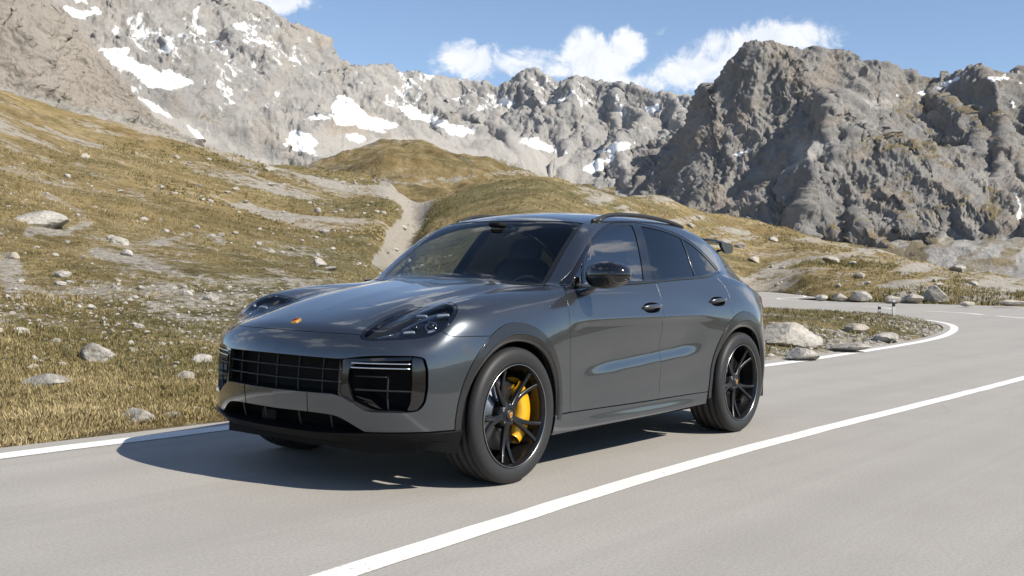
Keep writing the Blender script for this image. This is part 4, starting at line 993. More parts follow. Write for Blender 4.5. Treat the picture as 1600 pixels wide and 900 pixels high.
# handle shape
def handle(parent,x,z,s):
    """pull bar over a dark recess, both following the door skin"""
    def skin(dx,dz): q=on_side(np.stack([x+dx,z+dz],1),False); return q,grad(q)
    nu=28; u=np.linspace(0,2*np.pi,nu,endpoint=False); rows=[]
    for k in (1.,.86,.5,.0):
        dx=.112*k*np.sign(np.cos(u))*np.abs(np.cos(u))**.8; dz=.036*k*np.sign(np.sin(u))*np.abs(np.sin(u))**.8+dx*-.02
        q,n=skin(dx,dz); rows.append(q+n*(-.002 if k>.9 else -.014 if k>.6 else -.030))
    V=np.concatenate(rows); Fq=[(a*nu+b,a*nu+(b+1)%nu,(a+1)*nu+(b+1)%nu,(a+1)*nu+b) for a in range(3) for b in range(nu)]
    V=V*[1,s,1]; rec=mesh_np('handle_recess',V,Fq if s>0 else [f[::-1] for f in Fq],RECESS,parent)
    t=np.linspace(-1,1,23); q,n=skin(.122*t,.004-.004*t)
    lift=.026*(1-np.abs(t)**3.2)+.004; P=q+n*lift[:,None]; P[:,1]*=s
    bar('door_handle',PAINT,parent,P,.0125*(1-.45*np.abs(t)**4),12,(.85,1.15))
for s in (1,-1):
    d=put('front_door',p_fd,PAINT,car,s<0); handle(d,*HF,s)
    d=put('rear_door',p_rd,PAINT,car,s<0); handle(d,*HR,s)
# --- front fender
fb_c=c_fb
fend=join(c_fd[::-1],on_side([(.845,1.108),(.865,1.112)]) if False else c_fd[:1],
          spline_pts([c_fd[0],ws_s[0]*[1,1,1]]) if False else OBL.to3(OBL.to2(spline_pts([c_fd[0],c_hr[0]]))),
          c_hs[::-1],lamp_out,fb_c,archF(*AF,aF0,180+4),on_side([(XF+AF[0]*math.cos(math.radians(184)),.389+AF[1]*math.sin(math.radians(184))),(.858,.354)]))
p_fe=patch(fend,OBL)
for s in (1,-1): put('front_fender',p_fe,PAINT,car,s<0)
# --- hood
hood=join(c_hf,lamp_up,c_hs,c_hr,flipy(c_hs)[::-1],flipy(lamp_up)[::-1])
hd=put('hood',patch(hood,TOP,h=.026),PAINT,car)
# --- windscreen
ws=put('windscreen',patch(ws_out,TOP,off=-.004,flange=.004,h=.03,gap=.004),WSGLASS,car)
# frit band round the glass edge, just under it
def shrink(P,fr,d): return fr.to3(inset2(fr.to2(P),d))
frit=patch(ws_out,TOP,holes=[TOP.to3(inset2(TOP.to2(ws_out),.035))],off=-.008,flange=0,h=.03)
put('glass_border',frit,MATTE,ws)
put('cowl_panel',patch(join(c_hr[::-1]*1.0,ws_b),TOP,off=-.02,gap=-.006,flange=0,h=.02),MATTE,car)
# --- body side: pillars, roof edge and rear quarter in one pressing
seam=on_top([(.245,.590),(.12,.575),(-.3,.560),(-.8,.553),(-1.3,.545),(-1.62,.53),(-1.9,.515)])
rg_side=on_top([(-1.9,.515),(-2.02,.53),(-2.12,.56),(-2.2,.60)])
c_tail=OBL2.to3(OBL2.to2(spline_pts([rg_side[-1],(-2.22,.70,1.09),(-2.17,.77,1.03),(-2.12,.81,.95),(-2.06,.86,.86),(-1.99,.91,.76)])))
c_qb=SIDE.to3(SIDE.to2(spline_pts([c_tail[-1],(-1.93,.95,.70),tuple(on_side([(XR+AR[0]*math.cos(R(148)),.389+AR[1]*math.sin(R(148)))],False)[0])])))
side=join(c_dlot,c_dlob,c_dq,archR(*AR,aq,148),c_qb[::-1],c_tail[::-1],rg_side[::-1],seam[::-1],ws_s[::-1],OBL.to3(OBL.to2(spline_pts([ws_s[0],c_fd[0]]))))
p_side=patch(side,OBL2)
for s in (1,-1): put('body_side_frame',p_side,PAINT,car,s<0)
# --- roof, rear window, tailgate, bumper
roof_o=join(ws_t[::-1],seam,on_top([(-1.9,.515),(-1.62,.48)]) if False else seam[-1:],on_top([(-1.9,.515),(-1.72,.3),(-1.68,0),(-1.72,-.3),(-1.9,-.515)]),flipy(seam)[::-1])
p_roof=patch(roof_o,TOP,h=.03,gap=.0012); rf=put('roof',p_roof,PAINT,car)
rearw=join(on_top([(-1.9,-.515),(-1.72,-.3),(-1.68,0),(-1.72,.3),(-1.9,.515)]),rg_side,on_top([(-2.2,.60),(-2.26,.3),(-2.27,0),(-2.26,-.3),(-2.2,-.60)]),flipy(rg_side)[::-1])
put('rear_window',patch(rearw,TOP,h=.04,off=-.004),PGLASS,car)
r_edge=on_top([(-2.2,.60),(-2.26,.3),(-2.27,0),(-2.26,-.3),(-2.2,-.60)])
tg_bot=on_rear([(-.80,.80),(-.4,.80),(0,.80),(.4,.80),(.80,.80)])
ct=c_tail; k80=int(np.argmin(np.abs(ct[:,2]-.80)))
tg=join(r_edge[::-1],ct[:k80+1],spline_pts([ct[k80],tg_bot[-1]])[0:1],tg_bot[::-1],flipy(ct[:k80+1])[::-1])
put('tailgate',patch(tg,TAIL,h=.04),PAINT,car)
tl=[(-2.2,.72,1.06)]
tl_out=TAIL.to3(TAIL.to2(np.concatenate([spline_pts([(-2.16,.80,1.045),(-2.40,.4,1.055),(-2.44,0,1.06),(-2.40,-.4,1.055),(-2.16,-.80,1.045)]),spline_pts([(-2.10,-.84,.955),(-2.40,-.4,.985),(-2.44,0,.99),(-2.40,.4,.985),(-2.10,.84,.955)])])))
put('tail_light',patch(tl_out,TAIL,h=.04,off=.006),TAILRED,car)
rb=join(tg_bot,spline_pts([tg_bot[-1],c_tail[-1]])[-1:],c_qb,archR(*AR,148,186),TAIL.to3(TAIL.to2(spline_pts([on_side([(XR+AR[0]*math.cos(R(186)),.389+AR[1]*math.sin(R(186)))],False)[0],(-2.3,.7,.30),(-2.41,0,.28),(-2.3,-.7,.30),on_side([(XR+AR[0]*math.cos(R(186)),.389+AR[1]*math.sin(R(186)))],False)[0]*[1,-1,1]]))),flipy(archR(*AR,148,186))[::-1],flipy(c_qb)[::-1])
put('rear_bumper',patch(rb,TAIL,h=.04),PAINT,car)
# --- front bumper
bb=on_front([(.584,.338),(.70,.342),(.80,.346)])
bb=np.concatenate([bb,NOSE.to3(NOSE.to2(spline_pts([bb[-1],(2.04,.87,.349),(1.935,.917,.352)])))[1:]])
aB=-math.degrees(math.asin((.389-.352)/AF[1]))
low_top=on_front([(.584,.338),(.54,.364),(.497,.389),(.44,.413),(.36,.422),(.25,.4245),(0,.4235),(-.25,.4245),(-.36,.422),(-.44,.413),(-.497,.389),(-.54,.364),(-.584,.338)])
bump=join(c_hf,lamp_lo[::-1],fb_c,archF(*AF,aF0,aB),bb[::-1],low_top,flipy(bb),flipy(archF(*AF,aF0,aB))[::-1],flipy(fb_c)[::-1],flipy(lamp_lo))
def rounded(L,r=.02,n=6):
    L=np.array(L,float); out=[]
    for i in range(len(L)):
        p,a,b=L[i],L[i-1],L[(i+1)%len(L)]
        ra=min(r if np.isscalar(r) else r[i],.45*np.linalg.norm(a-p),.45*np.linalg.norm(b-p))
        u=p+(a-p)/np.linalg.norm(a-p)*ra; v=p+(b-p)/np.linalg.norm(b-p)*ra
        for t in np.linspace(0,1,n): out.append((1-t)**2*u+2*t*(1-t)*p+t*t*v)
    out=np.array(out); Q=np.vstack([out,out[:1]]); res=[]
    for a,b in zip(Q[:-1],Q[1:]):
        m=max(1,int(np.linalg.norm(b-a)/.012)); res+= [a+(b-a)*k/m for k in range(m)]
    return np.array(res)
all_h=[(-.452,.722),(0,.727),(.452,.722),(.62,.748),(.80,.752),(.845,.742),(.860,.68),(.864,.577),(.856,.500),(.832,.456),(.784,.450),(.606,.447),(.545,.484),(.452,.531),(.2,.530),(0,.529),(-.2,.530),(-.452,.531),(-.545,.484),(-.606,.447),(-.784,.450),(-.832,.456),(-.856,.500),(-.864,.577),(-.860,.68),(-.845,.742),(-.80,.752),(-.62,.748)]
all_yz=rounded(all_h,[.03,.2,.03,.1,.05,.04,.05,.05,.05,.035,.05,.04,.05,.05,.1,.1,.1,.05,.05,.04,.05,.035,.05,.05,.05,.04,.05,.1])
gr_yz=rounded([(-.452,.722),(0,.727),(.452,.722),(.452,.533),(.2,.530),(0,.529),(-.2,.530),(-.452,.533)],[.018,.2,.018,.02,.1,.1,.1,.02])
in_yz=rounded([(.452,.724),(.62,.748),(.80,.752),(.845,.742),(.860,.68),(.864,.577),(.856,.500),(.832,.456),(.784,.450),(.606,.447),(.545,.484),(.452,.530)],[.012,.1,.05,.04,.05,.05,.05,.035,.05,.04,.05,.012])
c_gr=on_front(gr_yz,False); c_in=on_front(in_yz,False)
pb=patch(bump,NOSE,holes=[on_front(all_yz,False)],h=.022,hole_gap=0.,hole_flange=.04)
bumper=put('front_bumper',pb,PAINT,car)
# seams of the lower beam
for s in (1,-1):
    q=on_front([(.258*s,.531),(.258*s,.50),(.256*s,.4255)]); bar('panel_seam',MATTE,bumper,q+[.0,0,0],.0022,6)
# recess behind the openings
def recess(name,loop,depth,mat,parent,frame=FRONT,shr=.92):
    n=len(loop); c=loop.mean(0); B=loop.copy(); B[:,0]-=depth; B[:,1:]=c[1:]+(loop[:,1:]-c[1:])*shr; B[:,0]=B[:,0].min()*.4+B[:,0]*.6
    V=np.concatenate([loop-[.004,0,0],B,[B.mean(0)]])
    Fq=[(i,(i+1)%n,n+(i+1)%n,n+i) for i in range(n)]+[(n+i,n+(i+1)%n,2*n) for i in range(n)]
    return mesh_np(name,V,Fq,mat,parent,False)
grl=recess('grille',c_gr,.10,MATTE,car)
# grille slats
def gx(y,z): return float(nose_z(np.array([z]))[0]-nose_y(np.array([abs(y)]))[0])
for z in (.662,.597):
    ys=np.linspace(-.455,.455,41); P=np.array([(gx(y,z)-.022,y,z) for y in ys]); bar('grille_bar',SATIN,grl,P,.0068,8,(1.8,.62))
for y in (-.335,-.168,0.,.168,.335):
    zs=np.linspace(.525,.73,12); P=np.array([(gx(y,z)-.032,y,z) for z in zs]); bar('grille_slat',SATIN,grl,P,.0052,8,(.65,1.9))
for s in (1,-1):
    cin=c_in if s>0 else flipy(c_in)
    it=recess('air_intake',cin,.13,MATTE,car)
    # gloss black surround: outer upright and inner cheek
    def ip(y,z,d): return (gx(y,z)-d,y*s,z)
    g=patch(on_front(rounded([(.800,.747),(.838,.738),(.853,.68),(.857,.577),(.850,.505),(.828,.462),(.790,.458),(.806,.50),(.812,.60),(.806,.70)],.012),False),NOSE,off=-.014,flange=.05,gap=.001,h=.03)
    put('intake_upright',g,GLOSS,it,s<0)
    g=patch(on_front(rounded([(.448,.722),(.80,.748),(.80,.728),(.545,.712),(.503,.675),(.497,.60),(.515,.545),(.535,.492),(.448,.530)],.012),False),NOSE,off=-.020,flange=.05,gap=.001,h=.03)
    put('intake_cheek',g,GLOSS,it,s<0)
    for z0,z1 in ((.702,.706),(.678,.681)):
        ys=np.linspace(.505,.792,24); bar('light_bar',CHROME,it,np.array([ip(y,z0+(z1-z0)*k/23,.016) for k,y in enumerate(ys)]),.0042,8)
    ys=np.linspace(.52,.80,20); bar('intake_fin',SATIN,it,np.array([ip(y,.560,.045) for y in ys]),.008,8,(2.2,.6))
    ys=np.linspace(.52,.68,20); bar('intake_fin',SATIN,it,np.array([ip(y,.632,.045) for y in ys]),.007,8,(2.2,.6))
    zs=np.linspace(.46,.64,12); bar('intake_fin',SATIN,it,np.array([ip(.682,z,.05) for z in zs]),.005,8)
# lower grille, splitter
lo_loop=np.concatenate([low_top[1:-1],on_front(np.stack([np.linspace(-.575,.575,60),0*np.linspace(0,1,60)+.325],1),False)])
lg=recess('lower_grille',lo_loop,.10,MATTE,car)
for y in (-.36,-.14,.14,.36):
    bar('grille_slat',SATIN,lg,np.array([(gx(y,z)-.05,y,z) for z in np.linspace(.325,.42,6)]),.006,8)
rbox('radar_sensor',MATTE,lg,(gx(-.12,.375)-.06,-.12,.372),(.02,.12,.06),.006)
sp_t=[bb[-1]]+[ ]
def spl_y(y): return .337+.015*np.clip((np.abs(y)-.55)/.36,0,1)
a=np.linspace(-46.3,46.3,161)
def cylpt(adeg,z): 
    u=np.stack([np.radians(adeg)*1.3,z],1); return NOSE.to3(u)
st=cylpt(a,np.interp(np.abs(a),[0,20,26,46.3],[.327,.327,.334,.350])); sb=cylpt(a,np.interp(np.abs(a),[0,25,38,46.3],[.262,.258,.235,.205]))
def shape_split(P):
    t=np.clip((.335-P[:,2])/.10,0,1); return .016*np.exp(-((t-.10)/.10)**2)+.012-.050*t
p_sp=patch(np.concatenate([st,sb[::-1]]),NOSE,offfn=shape_split,h=.022,gap=.0015,flange=.09)
spo=put('front_splitter',p_sp,LIP,car)
# --- headlights
for s in (1,-1):
    lens=patch(c_lamp,LAMP,h=.022,gap=.0045,flange=.010)
    hl=put('headlight',lens,LENS,car,s<0)
    inner=patch(c_lamp,LAMP,h=.03,gap=.004,off=-.052,flange=0); put('lamp_housing',inner,HOUSE,hl,s<0)
    rim=patch(c_lamp,LAMP,holes=[LAMP.to3(inset2(LAMP.to2(c_lamp),.021))],h=.03,gap=.002,off=-.003,hole_gap=0,flange=.0,hole_flange=None)
    put('lamp_surround',rim,GLOSS,hl,s<0)
    wall=patch(c_lamp,LAMP,h=.05,gap=.004,off=-.004,flange=.05); 
    # only the side wall: keep the flange faces
    V,Fc,Nn=wall; keep=(Fc>=0).all(1)
    zmax=len(V)
    leds=[[(.603,.967,1.92),(.697,.970,1.92),(.704,.954,1.95),(.654,.952,1.96)],[(.754,.969,1.92),(.812,.985,1.86),(.816,.961,1.90),(.771,.960,1.93)],
          [(.667,.879,2.09),(.722,.888,2.04),(.725,.871,2.07),(.686,.867,2.10)],[(.773,.886,2.02),(.834,.895,1.97),(.827,.878,2.0),(.792,.873,2.02)]]
    n0=grad(np.array([[1.98,.77,.92]]))[0]
    for q in leds:
        Q=np.array([(x,y,z) for y,z,x in q]); cc=Q.mean(0)
        ax=(Q[1]-Q[0]+Q[2]-Q[3]); L=np.linalg.norm(ax)*.5; ax/=np.linalg.norm(ax); nn=n0; u=np.cross(nn,ax); u/=np.linalg.norm(u); nn=np.cross(ax,u)
        Rm=np.stack([ax,u,nn],1); V,Fq=superell(cc-n0*.022,(L*.52,.0085,.010),.5,.35,24,10,Rm); V[:,1]*=s
        mesh_np('daytime_light',V,Fq if s>0 else [f[::-1] for f in Fq],LEDW,hl)
    for (y,z,x,r) in ((.768,.923,1.98,.030),(.690,.915,2.02,.020)):
        cc=np.array([x,y,z])-n0*.036; e1=np.cross(n0,[0,0,1.]); e1/=np.linalg.norm(e1); e2=np.cross(e1,n0)
        ang=np.linspace(0,2*np.pi,33)
        P=cc+r*(np.cos(ang)[:,None]*e1+np.sin(ang)[:,None]*e2); V,Fq=tube(P,.003,6,False); V[:,1]*=s; mesh_np('projector_ring',V,Fq,CHROME if r>.025 else ALLOY,hl)
        V,Fq=superell(cc-n0*.004,(r*.9,r*.9,r*.9),1,1,20,12); V[:,1]*=s; mesh_np('projector_lens',V,Fq if s>0 else [f[::-1] for f in Fq],GLOSS,hl)
    # dark module carrier between the lights
    Q=np.array([[1.86,.60,.985],[1.82,.80,1.0],[1.90,.85,.93],[2.0,.83,.868],[2.10,.66,.855],[2.02,.59,.93]])
    Qs=LAMP.to3(LAMP.to2(np.vstack([spline_pts([Q[i],Q[(i+1)%6]])[:-1] for i in range(6)])))
    mod=patch(Qs,LAMP,h=.03,off=-.042,flange=.02,gap=0); put('lamp_module',mod,GLOSS,hl,s<0)
    bar('lamp_blade',CHROME,hl,np.array([(2.20,.56*s,.842),(2.13,.60*s,.862),(2.085,.62*s,.872)])-np.array([.02,.012*s,.02]),.0022,6)
# --- sills, arch trims, liners, underbody
sill_o=join(on_side([(1.02,.348),(.858,.348),(.3,.343),(-.246,.341),(-.95,.345)]),on_side([(-.95,.345),(-.93,.262)]),on_side([(-.93,.262),(-.5,.250),(.3,.240),(1.04,.232)]),on_side([(1.04,.232),(1.02,.348)]))
for s in (1,-1): put('side_sill',patch(sill_o,SIDE,h=.02,flange=.08,gap=.001),PAINT,car,s<0)
for cx,(rx,rz),(ix,iz),a0,a1 in ((XF,AF,(.436,.424),-5,188),(XR,AR,(.440,.430),-10,196)):
    mx,mz=(rx+ix*1.15)/2.15-.004,(rz+iz)/2
    aa=np.linspace(a0,a1,90)
    o3=on_side(ell(cx,rx,rz,a0,a1,90),False); m3=on_side(ell(cx,mx,mz,a0,a1,90),False)
    p=patch(np.concatenate([o3,m3[::-1]]),SIDE,off=.006,flange=.012,gap=.001,h=.02)
    i3=on_side(ell(cx,ix,iz,a0,a1,90),False)
    nrm=grad(m3)
    rows=[m3+nrm*.005]
    for t,dd in ((.10,.006),(.35,.003),(.7,-.006),(.95,-.016),(1.0,-.022)): rows.append(m3*(1-t)+i3*t+nrm*dd)
    e=i3.copy(); e[:,1]-=.07; rows.append(e)
    Vl=np.concatenate(rows); n=len(m3); Fl=[(k*n+i,k*n+i+1,(k+1)*n+i+1,(k+1)*n+i) for k in range(len(rows)-1) for i in range(n-1)]
    # liner (half drum)
    for s in (1,-1):
        tr=put('wheel_arch_trim',p,ARCH,car,s<0)
        V=Vl*[1,s,1]; mesh_np('arch_lip',V,Fl if s<0 else [f[::-1] for f in Fl],GLOSS,tr)
        aa=np.radians(np.linspace(a0-6,a1+6,40)); ri=.47
        a2=np.stack([cx+ri*np.cos(aa),0*aa,.389+ri*np.sin(aa)],1)
        A=a2+[0,.90*s,0]; B=a2+[0,.52*s,0]; V=np.concatenate([A,B,[[cx,.52*s,.389]]])
        Fq=[(i,i+1,41+i-1+0,40+i) if False else (i,i+1,40+i+1,40+i) for i in range(39)]+[(40+i,40+i+1,80) for i in range(39)]
        mesh_np('wheel_well',V,Fq,MATTE,car)
def under():
    out=[]
    xs=np.linspace(-2.30,2.22,30)
    wv=[min(.84,float(A_(np.array([x]),np.array([.2]))[0])-.06) for x in xs]
    wv=[w if abs(x-XF)>.5 and abs(x-XR)>.5 else .56 for x,w in zip(xs,wv)]
    for i,x in enumerate(xs):
        e=min(1,(2.26-x)/.25,(x+2.36)/.2); ww=wv[i]*(1-.35*(1-e))
        out+=[(x,ww,.22),(x,-ww,.22),(x,ww,.34),(x,-ww,.34)]
    Fq=[]
    for i in range(len(xs)-1):
        a=i*4; b=a+4; Fq+=[(a,a+1,b+1,b),(a,b,b+2,a+2),(a+1,a+3,b+3,b+1),(a+2,b+2,b+3,a+3)]
    Fq+=[(0,2,3,1),((len(xs)-1)*4,(len(xs)-1)*4+1,(len(xs)-1)*4+3,(len(xs)-1)*4+2)]
    return np.array(out),Fq
V,Fq=under(); mesh_np('underbody',V,Fq,MATTE,car,False)
# --- windows: black surround with the glass set in it
def dlo_x(z,front=True): pass
glz=[]
def inset_curve(L,d):
    u=inset2(np.asarray(L,float),d); return u
dl=np.concatenate([spline_pts(dlo_top,.015)[:-1],spline_pts(dlo_bot,.015)[:-1],spline_pts(belt,.015)[:-1]])
dli=inset2(dl,.020)
def clip_poly(poly,fn):
    """keep part of polygon where fn(p)>0"""
    out=[];n=len(poly)
    for i in range(n):
        a,b=poly[i],poly[(i+1)%n]; fa,fb_=fn(a),fn(b)
        if fa>0: out.append(a)
        if (fa>0)!=(fb_>0):
            t=fa/(fa-fb_); out.append(a+(b-a)*t)
    return np.array(out)
def lin(x0,z0,x1,z1): return lambda p: p[0]-(x0+(x1-x0)*(p[1]-z0)/(z1-z0))
l_q0=lin(.668,1.12,.500,1.40); l_q1=lin(.648,1.12,.480,1.40)
l_b0=lin(-.095,1.157,-.270,1.545); l_b1=lin(-.205,1.157,-.385,1.56)
l_c0=lin(-.874,1.19,-.905,1.50); l_c1=lin(-.888,1.19,-.921,1.50)
pq=clip_poly(dli,l_q0)
pf=clip_poly(clip_poly(dli,lambda p:-l_q1(p)),l_b0)
pr=clip_poly(clip_poly(dli,lambda p:-l_b1(p)),l_c0)
pc=clip_poly(dli,lambda p:-l_c1(p))
def dense(P,st=.015):
    Q=np.vstack([P,P[:1]]); r=[]
    for a,b in zip(Q[:-1],Q[1:]):
        L=np.linalg.norm(b-a)
        if L<1e-4: continue
        m=max(1,int(L/st)); r+=[a+(b-a)*k/m for k in range(m)]
    r=np.array(r); 
    k=np.r_[True,np.linalg.norm(np.diff(r,axis=0),axis=1)>.003]; return r[k]
wins=[on_side(dense(q),False) for q in (pq,pf,pr,pc)]
dl3=on_side(dl,False)
p_tr=patch(dl3,SIDE,holes=wins,h=.03,gap=.001,hole_gap=0,off=-.003,flange=.01,hole_flange=.008)
bands=[]
bstrip=on_side(belt[::-1]); bst2=bstrip.copy()
for s in (1,-1):
    tr=put('window_surround',p_tr,GLOSS,car,s<0)
    for nm,wl,mt in zip(('quarter_light','front_side_window','rear_side_window','rear_quarter_window'),wins,(SGLASS,SGLASS,PGLASS,PGLASS)):
        put(nm,patch(wl,SIDE,h=.04,gap=.0,off=-.008,flange=0),mt,car,s<0)
    q=bstrip+grad(bstrip)*.003+[0,0,.006]; q[:,1]*=s
    bar('belt_moulding',GLOSS,tr,q,.0065,8)
    for l0,l1 in ((l_q0,l_q1),):
        pass
# --- dark lining inside roof, pillars and doors
roof_in=patch(roof_o,TOP,h=.08,gap=.01,off=-.035,flange=0); put('headliner',roof_in,LINING,car)
side_in=patch(side,OBL2,h=.06,gap=.004,off=-.022,flange=0)
fd_in=patch(fdoor,SIDE,h=.08,gap=.01,off=-.05,flange=0); rd_in=patch(rdoor,SIDE,h=.08,gap=.01,off=-.05,flange=0)
tr_in=patch(dl3,SIDE,holes=wins,h=.05,gap=.002,hole_gap=0,off=-.016,flange=0)
for s in (1,-1):
    for nm,p in (('pillar_lining',side_in),('door_card',fd_in),('door_card',rd_in),('window_frame_lining',tr_in)): put(nm,p,LINING,car,s<0)
# --- mirrors
def dm(X):
    X=X.copy(); t=X[:,1]                      # -1 (inboard) .. 1 (outboard)
    X[:,2]*=1-.18*np.clip(t,0,1)**2; X[:,0]+=-.28*np.clip(t,-1,1)**2*.5
    X[:,2]+=.06*t
    return X
for s in (1,):
    mr=empty('door_mirror',(0,0,0),car)
    V,Fq=superell((.675,1.062,1.197),(.094,.150,.086),.85,.74,40,24,None,dm)
    back=V[:,0]<.635; V[back,0]=.635+(V[back,0]-.635)*.25
    V[:,1]*=s; hs=mesh_np('mirror_housing',V,Fq if s>0 else [f[::-1] for f in Fq],GLOSS,mr)
    V,Fq=superell((.634,1.062,1.197),(.014,.115,.056),.8,.7,32,16); V[:,1]*=s; mesh_np('mirror_glass',V,Fq,CHROME,mr)
    ang=np.linspace(-.1,np.pi*.62,18)
    P=np.array([(.675+.078*math.cos(a)*1.05-.012,1.062+.151*math.sin(a)*.985*.99,1.170) for a in ang]); P[:,1]*=s
    bar('indicator_strip',ALLOY,mr,P,.004,8)
    P=np.array([(.715,.90,1.075),(.708,.935,1.088),(.698,.975,1.115),(.690,1.01,1.150)]); P[:,1]*=s
    bar('mirror_stalk',GLOSS,mr,spline_pts(P,.01),np.linspace(.036,.026,len(spline_pts(P,.01))),14,(1.0,.62))
    V,Fq=superell((.735,.872,1.150),(.045,.014,.040),.8,.8,20,12); V[:,1]*=s; mesh_np('mirror_foot',V,Fq,GLOSS,mr)
# --- roof rails
for s in (1,-1):
    xs=np.linspace(.15,-1.12,44); q=on_top(np.stack([xs,.598+.0*xs],1),False)
    t=(xs-.15)/(-1.27); lift=.031*np.sin(np.clip(t/.20,0,1)*np.pi/2)**1.2*np.cos(np.clip((t-.30)/.70,0,1)*np.pi/2)**.9
    P=q.copy(); P[:,2]+=lift+.004; P[:,1]*=s
    rl=bar('roof_rail',SATIN,car,P,.0110,10,(1.1,1.35))
    for i in (3,22):
        b=q[i].copy(); b[1]*=s
    V,Fq=tube(np.array([q[2]*[1,s,1]-[0,0,.01],P[5]]),[.016,.014],8,True); mesh_np('rail_foot',V,Fq,SATIN,rl)
# --- rear wing
ys=np.linspace(-.56,.56,41); rows=[]
prof=[(-1.56,.0),(-1.66,.010),(-1.80,.014),(-1.94,.012),(-2.03,.004),(-2.035,-.012),(-1.94,-.010),(-1.80,-.010),(-1.66,-.010),(-1.57,-.012)]
zc=lambda x: np.interp(x,[-2.05,-1.9,-1.7,-1.55],[1.492,1.503,1.515,1.522])
V=[];k=len(prof)
for y in ys:
    for x,dz in prof: V.append((x+.10*(abs(y)/.56)**3*.3,y,zc(x)+dz-.05*abs(y)**2))
Fq=[(i*k+j,i*k+(j+1)%k,(i+1)*k+(j+1)%k,(i+1)*k+j) for i in range(len(ys)-1) for j in range(k)]+[tuple(range(k)),tuple((len(ys)-1)*k+j for j in range(k))][:2]
wing=mesh_np('roof_spoiler',V,Fq,GLOSS,car)
for s in (1,-1):
    q=np.array([(-1.83,1.505),(-1.99,1.500),(-2.045,1.488),(-2.050,1.450),(-2.03,1.418),(-1.95,1.412),(-1.90,1.425),(-1.84,1.47)]); q=rounded(q[:, :],.015)
    n=len(q); V=[(x,.555*s,z-.016) for x,z in q]+[(x,.580*s,z-.016) for x,z in q]; Fq=[tuple(range(n)),tuple(range(n,2*n))[::-1]]+[(i,(i+1)%n,n+(i+1)%n,n+i) for i in range(n)]
    mesh_np('spoiler_end_plate',V,Fq,PAINT,wing,False)
    V,Fq=tube(np.array([(-1.80,.50*s,1.38),(-1.88,.53*s,1.42),(-1.94,.556*s,1.425)]),.014,8,True,(1.8,.7)); mesh_np('spoiler_strut',V,Fq,GLOSS,wing)
# --- crest on the hood
cq=on_top([(2.245,0.)],False)[0]; cn=grad(cq[None])[0]; e2=np.array([0,1.,0]); e1=np.cross(e2,cn); e1/=np.linalg.norm(e1)
if e1[0]>0: e1=-e1                                            # e1 points up the hood
def shield(w,h):
    L=[(-1,.92),(-.5,1.0),(0,.92),(.5,1.0),(1,.92),(1.0,.3),(.82,-.35),(.45,-.8),(0,-1.05),(-.45,-.8),(-.82,-.35),(-1,.3)]
    return [(a*w,b*h) for a,b in L]
def plate(name,loop,off,th,mat,parent):
    n=len(loop); P=[cq+e2*a+e1*b+cn*(off+(-8*(b*b)*0)) for a,b in loop]; Q=[p-cn*th for p in P]
    return mesh_np(name,np.array(P+Q),[tuple(range(n))]+[(i,(i+1)%n,n+(i+1)%n,n+i) for i in range(n)],mat,parent,False)
cr=plate('crest',shield(.0205,.028),.008,.02,GOLD,car)
plate('crest_field',[(-.017,.003),(-.002,.003),(-.002,.021),(-.017,.021)],.0095,.004,RED,cr)
plate('crest_field',[(.017,-.003),(.002,-.003),(.002,-.023),(.010,-.017)],.0095,.004,RED,cr)
plate('crest_field',[(.017,.004),(.002,.004),(.002,.008),(.017,.008)],.0095,.004,MATTE,cr)
plate('crest_field',[(.017,.013),(.002,.013),(.002,.017),(.017,.017)],.0095,.004,MATTE,cr)
plate('crest_field',[(-.016,-.004),(-.002,-.004),(-.002,-.008),(-.015,-.008)],.0095,.004,MATTE,cr)
plate('crest_field',[(-.012,-.013),(-.002,-.013),(-.002,-.017),(-.009,-.017)],.0095,.004,MATTE,cr)
plate('crest_center',[(-.007,.012),(.007,.012),(.008,0),(0,-.012),(-.008,0)],.0105,.004,MATTE,cr)
# --- wheels
def tyre_prof(w):
    h=[(.286,.118),(.292,.128),(.302,.136),(.320,.1415),(.338,.1435),(.354,.142),(.368,.136),(.378,.127),(.3835,.116),(.386,.104)]
    tr=[]
    for y0 in (.078,.030,-.030,-.078): tr+=[(.3885,y0+.007),(.380,y0+.0055),(.380,y0-.0055),(.3885,y0-.007)]
    p=h+tr+[(r,-y) for r,y in h[::-1]]
    return [(r,y*w) for r,y in p]
def spoke_mesh(a0):
    """one double spoke: two blades from hub to rim"""
    out=[];FF=[]
    for da0,da1 in ((-.055,-.19),(.055,.19)):
        rs=np.linspace(.055,.272,9); sec=[]
        for r in rs:
            t=(r-.055)/.217; a=a0+da0*(.055/r)*1.1*(1-t)+da1*t
            wd=.017*(1-t)+.0105*t+.003*abs(t-.5); yo=.088+.034*t**1.6-.010*np.sin(np.pi*t); th=.030-.012*t
            c=np.array([r*np.cos(a),0,r*np.sin(a)]); tn=np.array([-np.sin(a),0,np.cos(a)])
            sec.append([c-tn*wd+[0,yo-.006,0],c-tn*wd*.6+[0,yo,0],c+tn*wd*.6+[0,yo,0],c+tn*wd+[0,yo-.006,0],c+tn*wd*.8+[0,yo-th,0],c-tn*wd*.8+[0,yo-th,0]])
        b=len(out); out+= [p for s_ in sec for p in s_]
        FF+=[(b+i*6+j,b+i*6+(j+1)%6,b+(i+1)*6+(j+1)%6,b+(i+1)*6+j) for i in range(8) for j in range(6)]
    return np.array(out),FF
